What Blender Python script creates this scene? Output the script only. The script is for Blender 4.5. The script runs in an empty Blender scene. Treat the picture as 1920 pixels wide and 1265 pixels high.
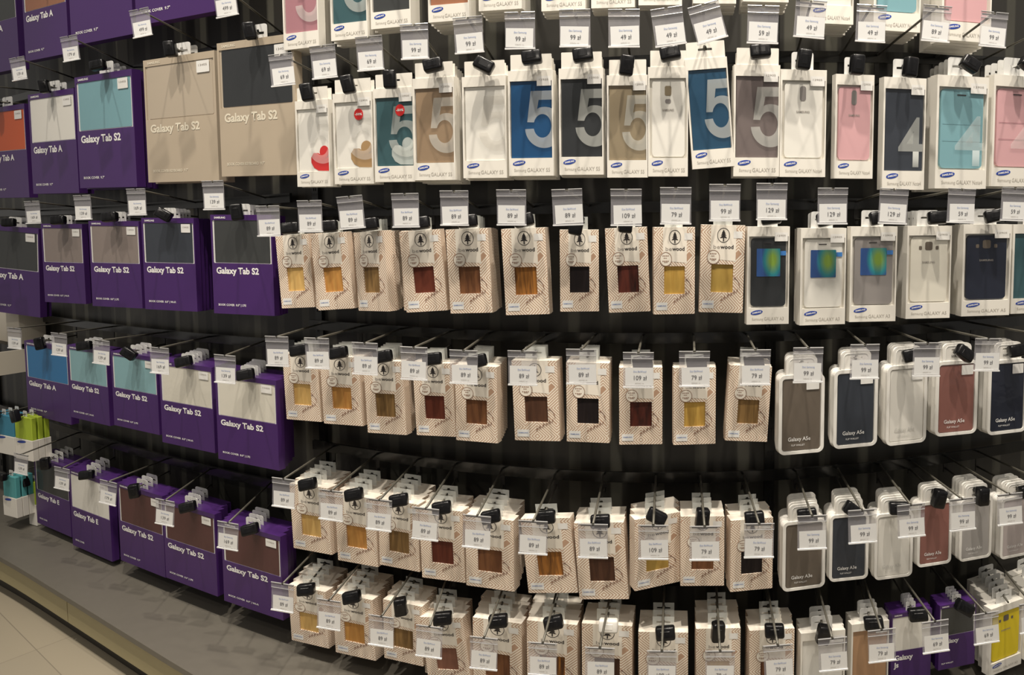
import bpy, bmesh, math, random
from mathutils import Vector, Matrix

S = bpy.context.scene
COL = S.collection
random.seed(7)
PI = math.pi

# ------------------------------------------------------------------ camera
F = 1400.0
PX, PY = 1215.0, 488.0
PITCH = math.radians(4.0)
EYE = Vector((0.0, 0.0, 1.54))
cd = bpy.data.cameras.new('camera')
cam = bpy.data.objects.new('camera', cd)
COL.objects.link(cam)
cam.location = EYE
cam.rotation_euler = (PI / 2 - PITCH, 0, 0)
cd.sensor_fit = 'HORIZONTAL'
cd.sensor_width = 36.0
cd.lens = F / 1920 * 36.0
cd.shift_x = (960 - PX) / 1920
cd.shift_y = (PY - 632.5) / 1920
cd.clip_start = 0.05
S.camera = cam

# ------------------------------------------------------------------ light
w = bpy.data.worlds.new('world')
S.world = w
w.use_nodes = True
w.node_tree.nodes['Background'].inputs[0].default_value = (1.0, 0.95, 0.88, 1)
w.node_tree.nodes['Background'].inputs[1].default_value = 0.27
S.view_settings.view_transform = 'Standard'
S.view_settings.look = 'None'
S.view_settings.exposure = 0.0
S.view_settings.gamma = 1.0
S.view_settings.use_curve_mapping = False


def lamp(x, y, z, tx, ty, tz, power, size, angle, col=(1.0, 0.91, 0.79)):
    l = bpy.data.lights.new('ceiling_spot', 'SPOT')
    l.energy = power
    l.shadow_soft_size = size
    l.spot_size = math.radians(angle)
    l.spot_blend = 0.7
    l.color = col
    o = bpy.data.objects.new('ceiling_spot', l)
    COL.objects.link(o)
    o.location = (x, y, z)
    d = Vector((tx - x, ty - y, tz - z))
    o.rotation_euler = d.to_track_quat('-Z', 'Y').to_euler()


for (lx, ly, tx, ty, p) in ((-2.6, 1.75, -2.35, 2.8, 180), (-1.75, 1.25, -1.6, 2.35, 225), (-0.87, 0.95, -0.78, 2.05, 290),
                            (-0.05, 0.85, -0.05, 1.95, 330), (0.77, 0.88, 0.68, 2.0, 310), (1.55, 1.15, 1.35, 2.25, 225)):
    lamp(lx, ly, 4.5, tx, ty, 0.75, p, 0.045, 58)
# lamps over the aisle behind
for (lx, ly, tx, ty, p) in ((-2.3, -0.1, -2.1, 2.0, 46), (0.0, -0.5, 0.0, 1.9, 34), (1.4, -0.3, 1.2, 2.1, 26)):
    lamp(lx, ly, 3.3, tx, ty, 0.6, p, 0.06, 80)

# ------------------------------------------------------------------ geometry of the place
CP, SP = math.cos(PITCH), math.sin(PITCH)


def zt(q):
    """plan depth of the hook tips along the direction X/Y = q: a gently bowed display wall"""
    a = (PX + 1400.0 * q - 1300.0) / 1350.0
    a = max(-1.05, min(0.95, a))
    return 1.65 / math.cos(a)


def ray(x, y):
    u, v = (x - PX) / F, (PY - y) / F
    d = Vector((u, CP + v * SP, -SP + v * CP))
    return d / d.y


def at(x, y, r=1.0):
    d = ray(x, y)
    return EYE + d * (zt(d.x) * r)


def atY(x, y, Y):
    return EYE + ray(x, y) * Y


def proj(p):
    v = p - EYE
    f = v.y * CP - v.z * SP
    return PX + F * v.x / f, PY - F * (v.y * SP + v.z * CP) / f


def tangent(q, r=1.0):
    e = 1e-3
    a, b = q - e, q + e
    return math.atan2(zt(b) * r - zt(a) * r, zt(b) * b * r - zt(a) * a * r)


WR = 1.27      # the back wall
RR = 1.245     # the rails

# ------------------------------------------------------------------ helpers


def tag(o, label=None, cat=None, group=None, kind=None):
    if label: o['label'] = label
    if cat: o['category'] = cat
    if group: o['group'] = group
    if kind: o['kind'] = kind
    return o


def empty(name, loc=(0, 0, 0), rot=(0, 0, 0), scale=(1, 1, 1)):
    o = bpy.data.objects.new(name, None)
    COL.objects.link(o)
    o.empty_display_size = 0.02
    o.location = loc
    o.rotation_euler = rot
    o.scale = scale
    return o


def put(name, me, parent=None, mat=None):
    o = bpy.data.objects.new(name, me)
    COL.objects.link(o)
    if parent is not None:
        o.parent = parent
    if mat is not None and len(me.materials) == 0:
        me.materials.append(mat)
    return o


def put_mat(name, me, mat, parent=None):
    """object-level material: the mesh data is shared"""
    o = bpy.data.objects.new(name, me)
    COL.objects.link(o)
    if len(me.materials) == 0:
        me.materials.append(None)
    o.material_slots[0].link = 'OBJECT'
    o.material_slots[0].material = mat
    if parent is not None:
        o.parent = parent
    return o


def mesh_from(bm, name, smooth=False):
    me = bpy.data.meshes.new(name)
    bmesh.ops.recalc_face_normals(bm, faces=bm.faces)
    bm.to_mesh(me)
    bm.free()
    if smooth:
        for p in me.polygons:
            p.use_smooth = True
    return me


def box_bm(bm, x0, x1, y0, y1, z0, z1):
    vs = [bm.verts.new((x, y, z)) for x in (x0, x1) for y in (y0, y1) for z in (z0, z1)]
    idx = ((0, 1, 3, 2), (4, 6, 7, 5), (0, 4, 5, 1), (2, 3, 7, 6), (0, 2, 6, 4), (1, 5, 7, 3))
    fs = [bm.faces.new([vs[i] for i in f]) for f in idx]
    return vs, fs


def box(x0, x1, y0, y1, z0, z1, bevel=0.0, seg=2, name='box'):
    bm = bmesh.new()
    box_bm(bm, x0, x1, y0, y1, z0, z1)
    bmesh.ops.recalc_face_normals(bm, faces=bm.faces)
    if bevel > 0:
        bmesh.ops.bevel(bm, geom=bm.edges[:] + bm.verts[:], offset=bevel, segments=seg, affect='EDGES', profile=0.5)
    return mesh_from(bm, name, bevel > 0 and seg > 1)


def rod_bm(bm, a, b, r, n=8):
    a, b = Vector(a), Vector(b)
    d = (b - a).normalized()
    up = Vector((0, 0, 1)) if abs(d.z) < 0.9 else Vector((1, 0, 0))
    s = d.cross(up).normalized()
    t = s.cross(d)
    A, B = [], []
    for i in range(n):
        w_ = 2 * PI * i / n
        o = (s * math.cos(w_) + t * math.sin(w_)) * r
        A.append(bm.verts.new(a + o))
        B.append(bm.verts.new(b + o))
    for i in range(n):
        j = (i + 1) % n
        bm.faces.new((A[i], A[j], B[j], B[i]))
    bm.faces.new(A)
    bm.faces.new(B)


def rod(a, b, r, n=8, name='rod'):
    bm = bmesh.new()
    rod_bm(bm, a, b, r, n)
    me = mesh_from(bm, name)
    for p in me.polygons:
        p.use_smooth = len(p.vertices) == 4
    return me


def rrect(x0, x1, z0, z1, r, n=5, corners=(1, 1, 1, 1)):
    """rounded rectangle, counter-clockwise from lower left; corners: ll, lr, ur, ul"""
    pts = []
    for (cx, cz, a0, c, px, pz) in ((x0 + r, z0 + r, PI, corners[0], x0, z0), (x1 - r, z0 + r, 1.5 * PI, corners[1], x1, z0),
                                    (x1 - r, z1 - r, 0, corners[2], x1, z1), (x0 + r, z1 - r, 0.5 * PI, corners[3], x0, z1)):
        if c and r > 0:
            for i in range(n + 1):
                a = a0 + 0.5 * PI * i / n
                pts.append((cx + r * math.cos(a), cz + r * math.sin(a)))
        else:
            pts.append((px, pz))
    return pts


def plate(outer, holes, y0, y1, name='plate', bevel=0.0):
    """flat plate in XZ with holes, from y0 (front) to y1"""
    bm = bmesh.new()
    loops = []
    for lp in [outer] + list(holes):
        vs = [bm.verts.new((x, y0, z)) for x, z in lp]
        es = [bm.edges.new((vs[i], vs[(i + 1) % len(vs)])) for i in range(len(vs))]
        loops.append((vs, es))
    if holes:
        bmesh.ops.triangle_fill(bm, edges=[e for _, es in loops for e in es], use_beauty=True, use_dissolve=False)
    else:
        bm.faces.new(loops[0][0])
    if abs(y1 - y0) > 1e-9:
        ret = bmesh.ops.extrude_face_region(bm, geom=bm.faces[:])
        for v in [g for g in ret['geom'] if isinstance(g, bmesh.types.BMVert)]:
            v.co.y = y1
    me = mesh_from(bm, name)
    if abs(y1 - y0) <= 1e-9 and me.polygons and me.polygons[0].normal.y > 0:
        me.flip_normals()
    return me


def recess_box(W, H, T, hole, depth, name='carton'):
    """box with origin at the bottom centre of its front (y=0), one rectangular recess in the front"""
    x0, x1, z0, z1 = hole
    bm = bmesh.new()
    o = [bm.verts.new(c) for c in ((-W / 2, 0, 0), (W / 2, 0, 0), (W / 2, 0, H), (-W / 2, 0, H))]
    i = [bm.verts.new(c) for c in ((x0, 0, z0), (x1, 0, z0), (x1, 0, z1), (x0, 0, z1))]
    j = [bm.verts.new((v.co.x, depth, v.co.z)) for v in i]
    b = [bm.verts.new((v.co.x, T, v.co.z)) for v in o]
    for k in range(4):
        m = (k + 1) % 4
        bm.faces.new((o[k], o[m], i[m], i[k]))
        bm.faces.new((i[k], i[m], j[m], j[k]))
        bm.faces.new((o[k], b[k], b[m], o[m]))
    bm.faces.new(j)
    bm.faces.new(b[::-1])
    return mesh_from(bm, name)


_tc = {}


def text(s, width=None, height=None, cx=0.0, z=0.0, y=0.0, align='CENTER', bold=0.0, shear=0.0, res=2, key=None):
    """flat lettering in XZ facing -Y; width fits the string, z is its base line"""
    k = (s, width, height, cx, z, y, align, bold, shear, res)
    if k in _tc:
        return _tc[k]
    cu = bpy.data.curves.new('lettering', 'FONT')
    cu.body = s
    cu.size = 1.0
    cu.offset = bold
    cu.shear = shear
    cu.resolution_u = res
    o = bpy.data.objects.new('lettering', cu)
    COL.objects.link(o)
    dg = bpy.context.evaluated_depsgraph_get()
    me = bpy.data.meshes.new_from_object(o.evaluated_get(dg))
    bpy.data.objects.remove(o)
    bpy.data.curves.remove(cu)
    xs = [v.co.x for v in me.vertices]
    a, b = min(xs), max(xs)
    sx = sy = None
    if width: sx = width / (b - a)
    if height: sy = height / 0.70
    sx = sx or sy
    sy = sy or sx
    off = {'CENTER': -(a + b) / 2, 'LEFT': -a, 'RIGHT': -b}[align]
    for v in me.vertices:
        v.co = Vector(((v.co.x + off) * sx + cx, y, v.co.y * sy + z))
    me.name = 'lettering'
    _tc[k] = me
    return me


def ring(cx, cz, rx, rz, wd, y, n=24):
    bm = bmesh.new()
    A = [bm.verts.new((cx + rx * math.cos(2 * PI * i / n), y, cz + rz * math.sin(2 * PI * i / n))) for i in range(n)]
    B = [bm.verts.new((cx + (rx - wd) * math.cos(2 * PI * i / n), y, cz + (rz - wd) * math.sin(2 * PI * i / n))) for i in range(n)]
    for i in range(n):
        j = (i + 1) % n
        bm.faces.new((A[i], A[j], B[j], B[i]))
    return bm


def ellipse(cx, cz, rx, rz, rot=0.0, n=20):
    c, s = math.cos(rot), math.sin(rot)
    return [(cx + rx * math.cos(t) * c - rz * math.sin(t) * s, cz + rx * math.cos(t) * s + rz * math.sin(t) * c)
            for t in [2 * PI * i / n for i in range(n)]]


def poly_bm(bm, pts, y):
    bm.faces.new([bm.verts.new((x, y, z)) for x, z in pts])


# ------------------------------------------------------------------ materials
_mc = {}


def mat(name, col, rough=0.5, metal=0.0, spec=0.5, alpha=1.0, coat=0.0):
    if name in _mc: return _mc[name]
    m = bpy.data.materials.new(name)
    m.use_nodes = True
    b = m.node_tree.nodes['Principled BSDF']
    b.inputs['Base Color'].default_value = (*col, 1)
    b.inputs['Roughness'].default_value = rough
    b.inputs['Metallic'].default_value = metal
    b.inputs['Specular IOR Level'].default_value = spec
    b.inputs['Coat Weight'].default_value = coat
    b.inputs['Alpha'].default_value = alpha
    _mc[name] = m
    return m


def N(m, t, **kw):
    n = m.node_tree.nodes.new(t)
    for k, v in kw.items():
        setattr(n, k, v)
    return n


def L(m, a, b):
    m.node_tree.links.new(a, b)


def mathn(m, op, a, b=None):
    n = N(m, 'ShaderNodeMath', operation=op)
    for i, v in enumerate((a, b)):
        if v is None: continue
        if isinstance(v, (int, float)): n.inputs[i].default_value = v
        else: L(m, v, n.inputs[i])
    return n.outputs[0]


def grain(name, col, amount=0.12, scale=60, rough=0.6, **kw):
    """plain colour with a faint mottling"""
    if name in _mc: return _mc[name]
    m = mat(name, col, rough, **kw)
    b = m.node_tree.nodes['Principled BSDF']
    tc = N(m, 'ShaderNodeTexCoord')
    nz = N(m, 'ShaderNodeTexNoise')
    nz.inputs['Scale'].default_value = scale
    nz.inputs['Detail'].default_value = 4
    L(m, tc.outputs['Object'], nz.inputs['Vector'])
    mx = N(m, 'ShaderNodeMix', data_type='RGBA')
    mx.inputs[6].default_value = (*[c * (1 - amount) for c in col], 1)
    mx.inputs[7].default_value = (*[min(1, c * (1 + amount)) for c in col], 1)
    L(m, nz.outputs['Fac'], mx.inputs[0])
    L(m, mx.outputs[2], b.inputs['Base Color'])
    return m


def wood(name, c1, c2, scale=1.0, rough=0.55):
    m = mat(name, c1, rough, spec=0.25)
    b = m.node_tree.nodes['Principled BSDF']
    tc = N(m, 'ShaderNodeTexCoord')
    oi = N(m, 'ShaderNodeObjectInfo')
    vs = N(m, 'ShaderNodeVectorMath', operation='MULTIPLY')
    vs.inputs[1].default_value = (90 * scale, 60, 9)
    L(m, tc.outputs['Object'], vs.inputs[0])
    va = N(m, 'ShaderNodeVectorMath', operation='ADD')
    L(m, vs.outputs[0], va.inputs[0])
    cmb = N(m, 'ShaderNodeCombineXYZ')
    L(m, mathn(m, 'MULTIPLY', oi.outputs['Random'], 40.0), cmb.inputs[0])
    L(m, cmb.outputs[0], va.inputs[1])
    nz = N(m, 'ShaderNodeTexNoise')
    nz.inputs['Scale'].default_value = 1.3
    nz.inputs['Detail'].default_value = 5
    nz.inputs['Distortion'].default_value = 0.6
    L(m, va.outputs[0], nz.inputs['Vector'])
    cr = N(m, 'ShaderNodeValToRGB')
    cr.color_ramp.elements[0].position = 0.34
    cr.color_ramp.elements[0].color = (*c2, 1)
    cr.color_ramp.elements[1].position = 0.62
    cr.color_ramp.elements[1].color = (*c1, 1)
    L(m, nz.outputs['Fac'], cr.inputs['Fac'])
    L(m, cr.outputs['Color'], b.inputs['Base Color'])
    return m


def pattern_material():
    m = mat('diamond_print_card', (0.8, 0.7, 0.6), 0.38, spec=0.45)
    b = m.node_tree.nodes['Principled BSDF']
    tc = N(m, 'ShaderNodeTexCoord')
    sp = N(m, 'ShaderNodeSeparateXYZ')
    L(m, tc.outputs['Object'], sp.inputs[0])
    cb = N(m, 'ShaderNodeCombineXYZ')
    L(m, mathn(m, 'ADD', mathn(m, 'ADD', sp.outputs[0], sp.outputs[1]), 0.031), cb.inputs[0])
    L(m, mathn(m, 'ADD', sp.outputs[2], 0.012), cb.inputs[1])
    vo = N(m, 'ShaderNodeTexVoronoi', voronoi_dimensions='2D', feature='F1', distance='MANHATTAN')
    vo.inputs['Scale'].default_value = 11.5
    vo.inputs['Randomness'].default_value = 0.42
    L(m, cb.outputs[0], vo.inputs['Vector'])
    fr = mathn(m, 'FRACT', mathn(m, 'MULTIPLY', vo.outputs['Distance'], 13.0))
    ln = mathn(m, 'GREATER_THAN', fr, 0.58)
    edge = mathn(m, 'GREATER_THAN', vo.outputs['Distance'], 0.97)
    fac = mathn(m, 'MAXIMUM', ln, edge)
    mx = N(m, 'ShaderNodeMix', data_type='RGBA')
    mx.inputs[6].default_value = (0.86, 0.775, 0.655, 1)
    mx.inputs[7].default_value = (0.48, 0.31, 0.21, 1)
    L(m, fac, mx.inputs[0])
    # the top flap is plain white card
    top = mathn(m, 'GREATER_THAN', sp.outputs[2], 0.1897)
    m2 = N(m, 'ShaderNodeMix', data_type='RGBA')
    m2.inputs[7].default_value = (0.84, 0.78, 0.68, 1)
    L(m, mx.outputs[2], m2.inputs[6])
    L(m, top, m2.inputs[0])
    L(m, m2.outputs[2], b.inputs['Base Color'])
    return m


def clear_film(name, col=(1, 1, 1), haze=0.008, rough=0.06, gloss=0.10):
    """thin clear plastic: mostly transparent, a little haze, a little gloss"""
    if name in _mc: return _mc[name]
    m = bpy.data.materials.new(name)
    m.use_nodes = True
    nt = m.node_tree
    nt.nodes.remove(nt.nodes['Principled BSDF'])
    out = nt.nodes['Material Output']
    tr = N(m, 'ShaderNodeBsdfTransparent')
    df = N(m, 'ShaderNodeBsdfDiffuse')
    df.inputs[0].default_value = (*col, 1)
    gl = N(m, 'ShaderNodeBsdfGlossy')
    gl.inputs['Roughness'].default_value = rough
    a = N(m, 'ShaderNodeMixShader')
    a.inputs[0].default_value = haze
    L(m, tr.outputs[0], a.inputs[1])
    L(m, df.outputs[0], a.inputs[2])
    lw = N(m, 'ShaderNodeLayerWeight')
    lw.inputs[0].default_value = 0.35
    nz = N(m, 'ShaderNodeTexNoise')
    nz.inputs['Scale'].default_value = 35
    bp = N(m, 'ShaderNodeBump')
    bp.inputs['Strength'].default_value = 0.35
    bp.inputs['Distance'].default_value = 0.004
    tc = N(m, 'ShaderNodeTexCoord')
    L(m, tc.outputs['Object'], nz.inputs['Vector'])
    L(m, nz.outputs['Fac'], bp.inputs['Height'])
    L(m, bp.outputs[0], gl.inputs['Normal'])
    b = N(m, 'ShaderNodeMixShader')
    L(m, mathn(m, 'ADD', mathn(m, 'MULTIPLY', lw.outputs['Facing'], 0.10), 0.012), b.inputs[0])
    L(m, a.outputs[0], b.inputs[1])
    L(m, gl.outputs[0], b.inputs[2])
    L(m, b.outputs[0], out.inputs[0])
    _mc[name] = m
    return m


def ghost(name, col, k):
    """translucent print on clear film"""
    if name in _mc: return _mc[name]
    m = bpy.data.materials.new(name)
    m.use_nodes = True
    nt = m.node_tree
    nt.nodes.remove(nt.nodes['Principled BSDF'])
    tr = N(m, 'ShaderNodeBsdfTransparent')
    df = N(m, 'ShaderNodeBsdfDiffuse')
    df.inputs[0].default_value = (*col, 1)
    a = N(m, 'ShaderNodeMixShader')
    a.inputs[0].default_value = k
    L(m, tr.outputs[0], a.inputs[1])
    L(m, df.outputs[0], a.inputs[2])
    L(m, a.outputs[0], nt.nodes['Material Output'].inputs[0])
    _mc[name] = m
    return m


def screen_material():
    """printed screen picture: blue field with a green-yellow swirl"""
    m = mat('printed_screen_picture', (0.05, 0.2, 0.6), 0.25)
    b = m.node_tree.nodes['Principled BSDF']
    tc = N(m, 'ShaderNodeTexCoord')
    mp = N(m, 'ShaderNodeMapping')
    mp.inputs['Location'].default_value = (-0.010, 0.0, -0.140)
    mp.inputs['Scale'].default_value = (42, 1, 24)
    L(m, tc.outputs['Object'], mp.inputs['Vector'])
    nz = N(m, 'ShaderNodeTexNoise')
    nz.inputs['Scale'].default_value = 1.2
    ad = N(m, 'ShaderNodeVectorMath', operation='ADD')
    L(m, tc.outputs['Object'], nz.inputs['Vector'])
    gr = N(m, 'ShaderNodeTexGradient', gradient_type='SPHERICAL')
    mp2 = N(m, 'ShaderNodeMapping')
    mp2.inputs['Location'].default_value = (-0.010 * 42, 0, -0.132 * 24)
    mp2.inputs['Scale'].default_value = (42, 0, 24)
    L(m, tc.outputs['Object'], mp2.inputs['Vector'])
    L(m, mp2.outputs[0], gr.inputs[0])
    cr = N(m, 'ShaderNodeValToRGB')
    e = cr.color_ramp.elements
    e[0].position = 0.0
    e[0].color = (0.025, 0.09, 0.30, 1)
    e[1].position = 0.75
    e[1].color = (0.24, 0.40, 0.05, 1)
    k = cr.color_ramp.elements.new(0.28)
    k.color = (0.02, 0.28, 0.32, 1)
    L(m, gr.outputs['Fac'], cr.inputs[0])
    L(m, cr.outputs[0], b.inputs['Base Color'])
    return m


def wall_material():
    m = mat('back_panel_charcoal', (0.018, 0.017, 0.015), 0.42)
    b = m.node_tree.nodes['Principled BSDF']
    tc = N(m, 'ShaderNodeTexCoord')
    sp = N(m, 'ShaderNodeSeparateXYZ')
    L(m, tc.outputs['UV'], sp.inputs[0])
    fr = mathn(m, 'FRACT', mathn(m, 'MULTIPLY', sp.outputs[0], 8.2))
    tri = mathn(m, 'ABSOLUTE', mathn(m, 'SUBTRACT', fr, 0.5))
    st = N(m, 'ShaderNodeMapRange', interpolation_type='SMOOTHSTEP')
    st.inputs['From Min'].default_value = 0.17
    st.inputs['From Max'].default_value = 0.11
    L(m, tri, st.inputs['Value'])
    nz = N(m, 'ShaderNodeTexNoise')
    nz.inputs['Scale'].default_value = 2.5
    L(m, tc.outputs['UV'], nz.inputs['Vector'])
    mx = N(m, 'ShaderNodeMix', data_type='RGBA')
    mx.inputs[6].default_value = (0.026, 0.0245, 0.021, 1)
    mx.inputs[7].default_value = (0.10, 0.097, 0.077, 1)
    L(m, mathn(m, 'MULTIPLY', st.outputs[0], nz.outputs['Fac']), mx.inputs[0])
    L(m, mx.outputs[2], b.inputs['Base Color'])
    return m


def floor_material():
    m = mat('floor_stone_tile', (0.5, 0.45, 0.36), 0.45)
    b = m.node_tree.nodes['Principled BSDF']
    tc = N(m, 'ShaderNodeTexCoord')
    mp = N(m, 'ShaderNodeMapping')
    mp.inputs['Rotation'].default_value = (0, 0, 0.62)
    L(m, tc.outputs['Object'], mp.inputs['Vector'])
    bk = N(m, 'ShaderNodeTexBrick')
    bk.offset = 0.0
    bk.inputs['Scale'].default_value = 1.0
    bk.inputs['Brick Width'].default_value = 0.8
    bk.inputs['Row Height'].default_value = 0.8
    bk.inputs['Mortar Size'].default_value = 0.0016
    bk.inputs['Color1'].default_value = (0.33, 0.288, 0.215, 1)
    bk.inputs['Color2'].default_value = (0.31, 0.272, 0.205, 1)
    bk.inputs['Mortar'].default_value = (0.22, 0.19, 0.145, 1)
    L(m, mp.outputs[0], bk.inputs['Vector'])
    L(m, bk.outputs['Color'], b.inputs['Base Color'])
    return m


M_PRINT = pattern_material()
M_CREAM = mat('label_card', (0.84, 0.78, 0.68), 0.45)
M_WHITE = mat('white_carton', (0.80, 0.770, 0.700), 0.42)
M_WFRAME = mat('white_pack_plastic', (0.84, 0.82, 0.77), 0.3)
M_TRAY = mat('inner_tray_white', (0.76, 0.76, 0.73), 0.5)
M_TAB = ghost('clear_hang_tab', (0.75, 0.77, 0.74), 0.42)
M_TABW = mat('white_hang_tab', (0.70, 0.70, 0.68), 0.35)
M_PURPLE = grain('purple_carton', (0.058, 0.018, 0.125), 0.06, 20, 0.38)
M_BEIGE = grain('sand_carton', (0.46, 0.385, 0.29), 0.05, 20, 0.42)
M_INK = mat('black_ink', (0.03, 0.025, 0.025), 0.5)
M_BROWNINK = mat('brown_ink', (0.28, 0.16, 0.11), 0.5)
M_GREYINK = mat('grey_ink', (0.33, 0.30, 0.27), 0.5)
M_PALEINK = mat('pale_grey_ink', (0.46, 0.43, 0.38), 0.5)
M_PRICE = mat('price_ink', (0.10, 0.10, 0.11), 0.5)
M_LTINK = mat('white_ink', (0.86, 0.85, 0.83), 0.45)
M_SANDINK = mat('cream_ink', (0.74, 0.68, 0.55), 0.45)
M_BLUE = mat('logo_blue', (0.02, 0.06, 0.36), 0.35)
M_TAGINK = mat('tag_blue_ink', (0.20, 0.28, 0.52), 0.5)
M_STICK = mat('white_sticker', (0.80, 0.79, 0.76), 0.4)
M_RED = mat('red_sticker', (0.62, 0.02, 0.02), 0.4)
M_FILM = clear_film('clear_window_film')
M_GHOST = ghost('pale_numeral_print', (0.72, 0.74, 0.70), 0.36)
M_GHOST2 = ghost('faint_numeral_print', (0.80, 0.80, 0.78), 0.25)
M_SLEEVE = ghost('tag_sleeve_plastic', (0.50, 0.49, 0.52), 0.27)
M_CLIP = mat('tag_clip_plastic', (0.36, 0.36, 0.36), 0.22, coat=0.5)
M_LIP = mat('tag_edge_highlight_plastic', (0.80, 0.80, 0.80), 0.2)
M_PAPER = mat('tag_paper', (0.76, 0.76, 0.75), 0.6)
M_STEEL = mat('hook_steel', (0.10, 0.094, 0.076), 0.45, metal=0.3)
M_DARK = mat('hook_dark_steel', (0.045, 0.043, 0.04), 0.4, metal=0.5)
M_LOCK = mat('black_lock_plastic', (0.008, 0.008, 0.009), 0.25, spec=0.35)
M_LOCKW = mat('white_lock_plastic', (0.75, 0.73, 0.68), 0.3)
M_RAIL = mat('black_rail', (0.014, 0.014, 0.013), 0.18)
M_SCREEN = screen_material()
M_BLUTAPE = mat('blue_pull_tape', (0.05, 0.22, 0.60), 0.3)

WOODS = {
    'pale yellow': wood('wood_pale', (0.66, 0.43, 0.15), (0.56, 0.34, 0.11)),
    'light orange': wood('wood_light_orange', (0.55, 0.28, 0.075), (0.44, 0.20, 0.05)),
    'olive brown': wood('wood_olive', (0.28, 0.165, 0.06), (0.15, 0.085, 0.03)),
    'red brown': wood('wood_red', (0.125, 0.030, 0.016), (0.095, 0.022, 0.012)),
    'mid brown': wood('wood_mid', (0.20, 0.085, 0.035), (0.115, 0.045, 0.020)),
    'striped amber': wood('wood_amber', (0.40, 0.165, 0.035), (0.075, 0.030, 0.012), 1.3),
    'near black': wood('wood_black', (0.014, 0.009, 0.009), (0.008, 0.005, 0.006)),
    'dark red': wood('wood_dark_red', (0.12, 0.028, 0.018), (0.03, 0.010, 0.008), 0.5),
    'golden': wood('wood_golden', (0.60, 0.38, 0.09), (0.50, 0.29, 0.06)),
    'engraved gold': wood('wood_engraved', (0.48, 0.32, 0.08), (0.36, 0.22, 0.05), 0.4),
    'dark walnut': wood('wood_walnut', (0.090, 0.040, 0.022), (0.05, 0.022, 0.013)),
}
COLS = {
    'white': (0.80, 0.78, 0.72), 'cream': (0.72, 0.69, 0.60), 'teal': (0.20, 0.39, 0.44), 'light teal': (0.25, 0.45, 0.49),
    'blue': (0.006, 0.064, 0.175), 'deep blue': (0.012, 0.060, 0.12), 'dark teal': (0.035, 0.095, 0.11),
    'charcoal': (0.024, 0.027, 0.030), 'dark grey': (0.04, 0.043, 0.043), 'grey': (0.27, 0.25, 0.24),
    'brown': (0.30, 0.21, 0.13), 'khaki': (0.28, 0.225, 0.145), 'taupe': (0.145, 0.118, 0.092),
    'pink': (0.66, 0.38, 0.40), 'dusty pink': (0.40, 0.19, 0.22), 'rose brown': (0.27, 0.115, 0.095), 'maroon': (0.090, 0.030, 0.028),
    'navy': (0.010, 0.014, 0.030), 'slate': (0.035, 0.042, 0.056), 'orange': (0.60, 0.10, 0.02), 'sand': (0.47, 0.40, 0.31),
    'tan': (0.46, 0.27, 0.145), 'copper': (0.33, 0.14, 0.075), 'yellow': (0.80, 0.62, 0.01), 'smoke': (0.16, 0.13, 0.125),
    'mauve grey': (0.26, 0.215, 0.195), 'clear grey': (0.42, 0.40, 0.385), 'clear rose': (0.50, 0.44, 0.43), 'sky blue': (0.02, 0.18, 0.42),
    'lime': (0.42, 0.55, 0.05), 'azure': (0.06, 0.25, 0.38), 'aqua': (0.10, 0.36, 0.38),
}


def cmat(c):
    return mat('case_' + c.replace(' ', '_'), COLS[c], 0.5, spec=0.22)


# ------------------------------------------------------------------ shared part meshes
def euro_slot(cx, cz, wd, ht):
    a, b = wd / 2, ht / 2
    return [(cx - a, cz - b), (cx + a, cz - b), (cx + a, cz + b * 0.3), (cx + a * 0.28, cz + b * 0.45), (cx + a * 0.2, cz + b * 1.8),
            (cx - a * 0.2, cz + b * 1.8), (cx - a * 0.28, cz + b * 0.45), (cx - a, cz + b * 0.3)]


# wooden case box 0.10 x 0.19 x T
WT = 0.024
WW, WH = 0.10, 0.19
wc_body = {}
for t_ in (0.024, 0.036):
    wc_body[t_] = recess_box(WW, WH, t_, (-0.0250, 0.0255, 0.044, 0.105), 0.004, 'patterned_carton')
wc_wood = plate(rrect(-0.0250, 0.0255, 0.044, 0.105, 0, 1), [], 0.0034, 0.0034, 'wood_insert')
wc_label = plate([(-0.028, 0.117), (0.030, 0.112), (0.030, 0.1898), (-0.028, 0.1898)], [], -0.0003, -0.0003, 'label_panel')


def tree_logo():
    bm = ring(0.001, 0.168, 0.0145, 0.0160, 0.0013, -0.0006)
    cx, cz = 0.001, 0.1675
    for (w_, z0, z1) in ((0.0048, 0.004, 0.0125), (0.0066, -0.0005, 0.0075), (0.0086, -0.006, 0.003)):
        poly_bm(bm, [(cx - w_, cz + z0), (cx, cz + z0 + 0.0012), (cx + w_, cz + z0), (cx, cz + z1)], -0.0006)
    poly_bm(bm, [(cx - 0.0013, cz - 0.0125), (cx + 0.0013, cz - 0.0125), (cx + 0.0013, cz - 0.004), (cx - 0.0013, cz - 0.004)], -0.0006)
    return mesh_from(bm, 'tree_logo')


wc_logo = tree_logo()
wc_be = text('be', width=0.0150, height=0.0082, cx=-0.0225 + 0.001, z=0.139, y=-0.0006, align='LEFT', bold=0.0)
wc_wd = text('wood', width=0.0300, height=0.0082, cx=0.0245, z=0.139, y=-0.0006, align='RIGHT', bold=0.025)


def stamp():
    bm = ring(-0.021, 0.1205, 0.0148, 0.0155, 0.0012, -0.0009, 26)
    for i, (a, b, h) in enumerate(((-0.029, -0.013, 0.1265), (-0.026, -0.018, 0.1215), (-0.029, -0.013, 0.1150), (-0.025, -0.016, 0.1125))):
        for k in range(4):
            x0 = a + (b - a) * k / 4
            poly_bm(bm, [(x0, h), (x0 + (b - a) / 6, h + 0.0004), (x0 + (b - a) / 6, h + 0.0026), (x0, h + 0.002)], -0.0009)
    return mesh_from(bm, 'round_stamp')


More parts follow.
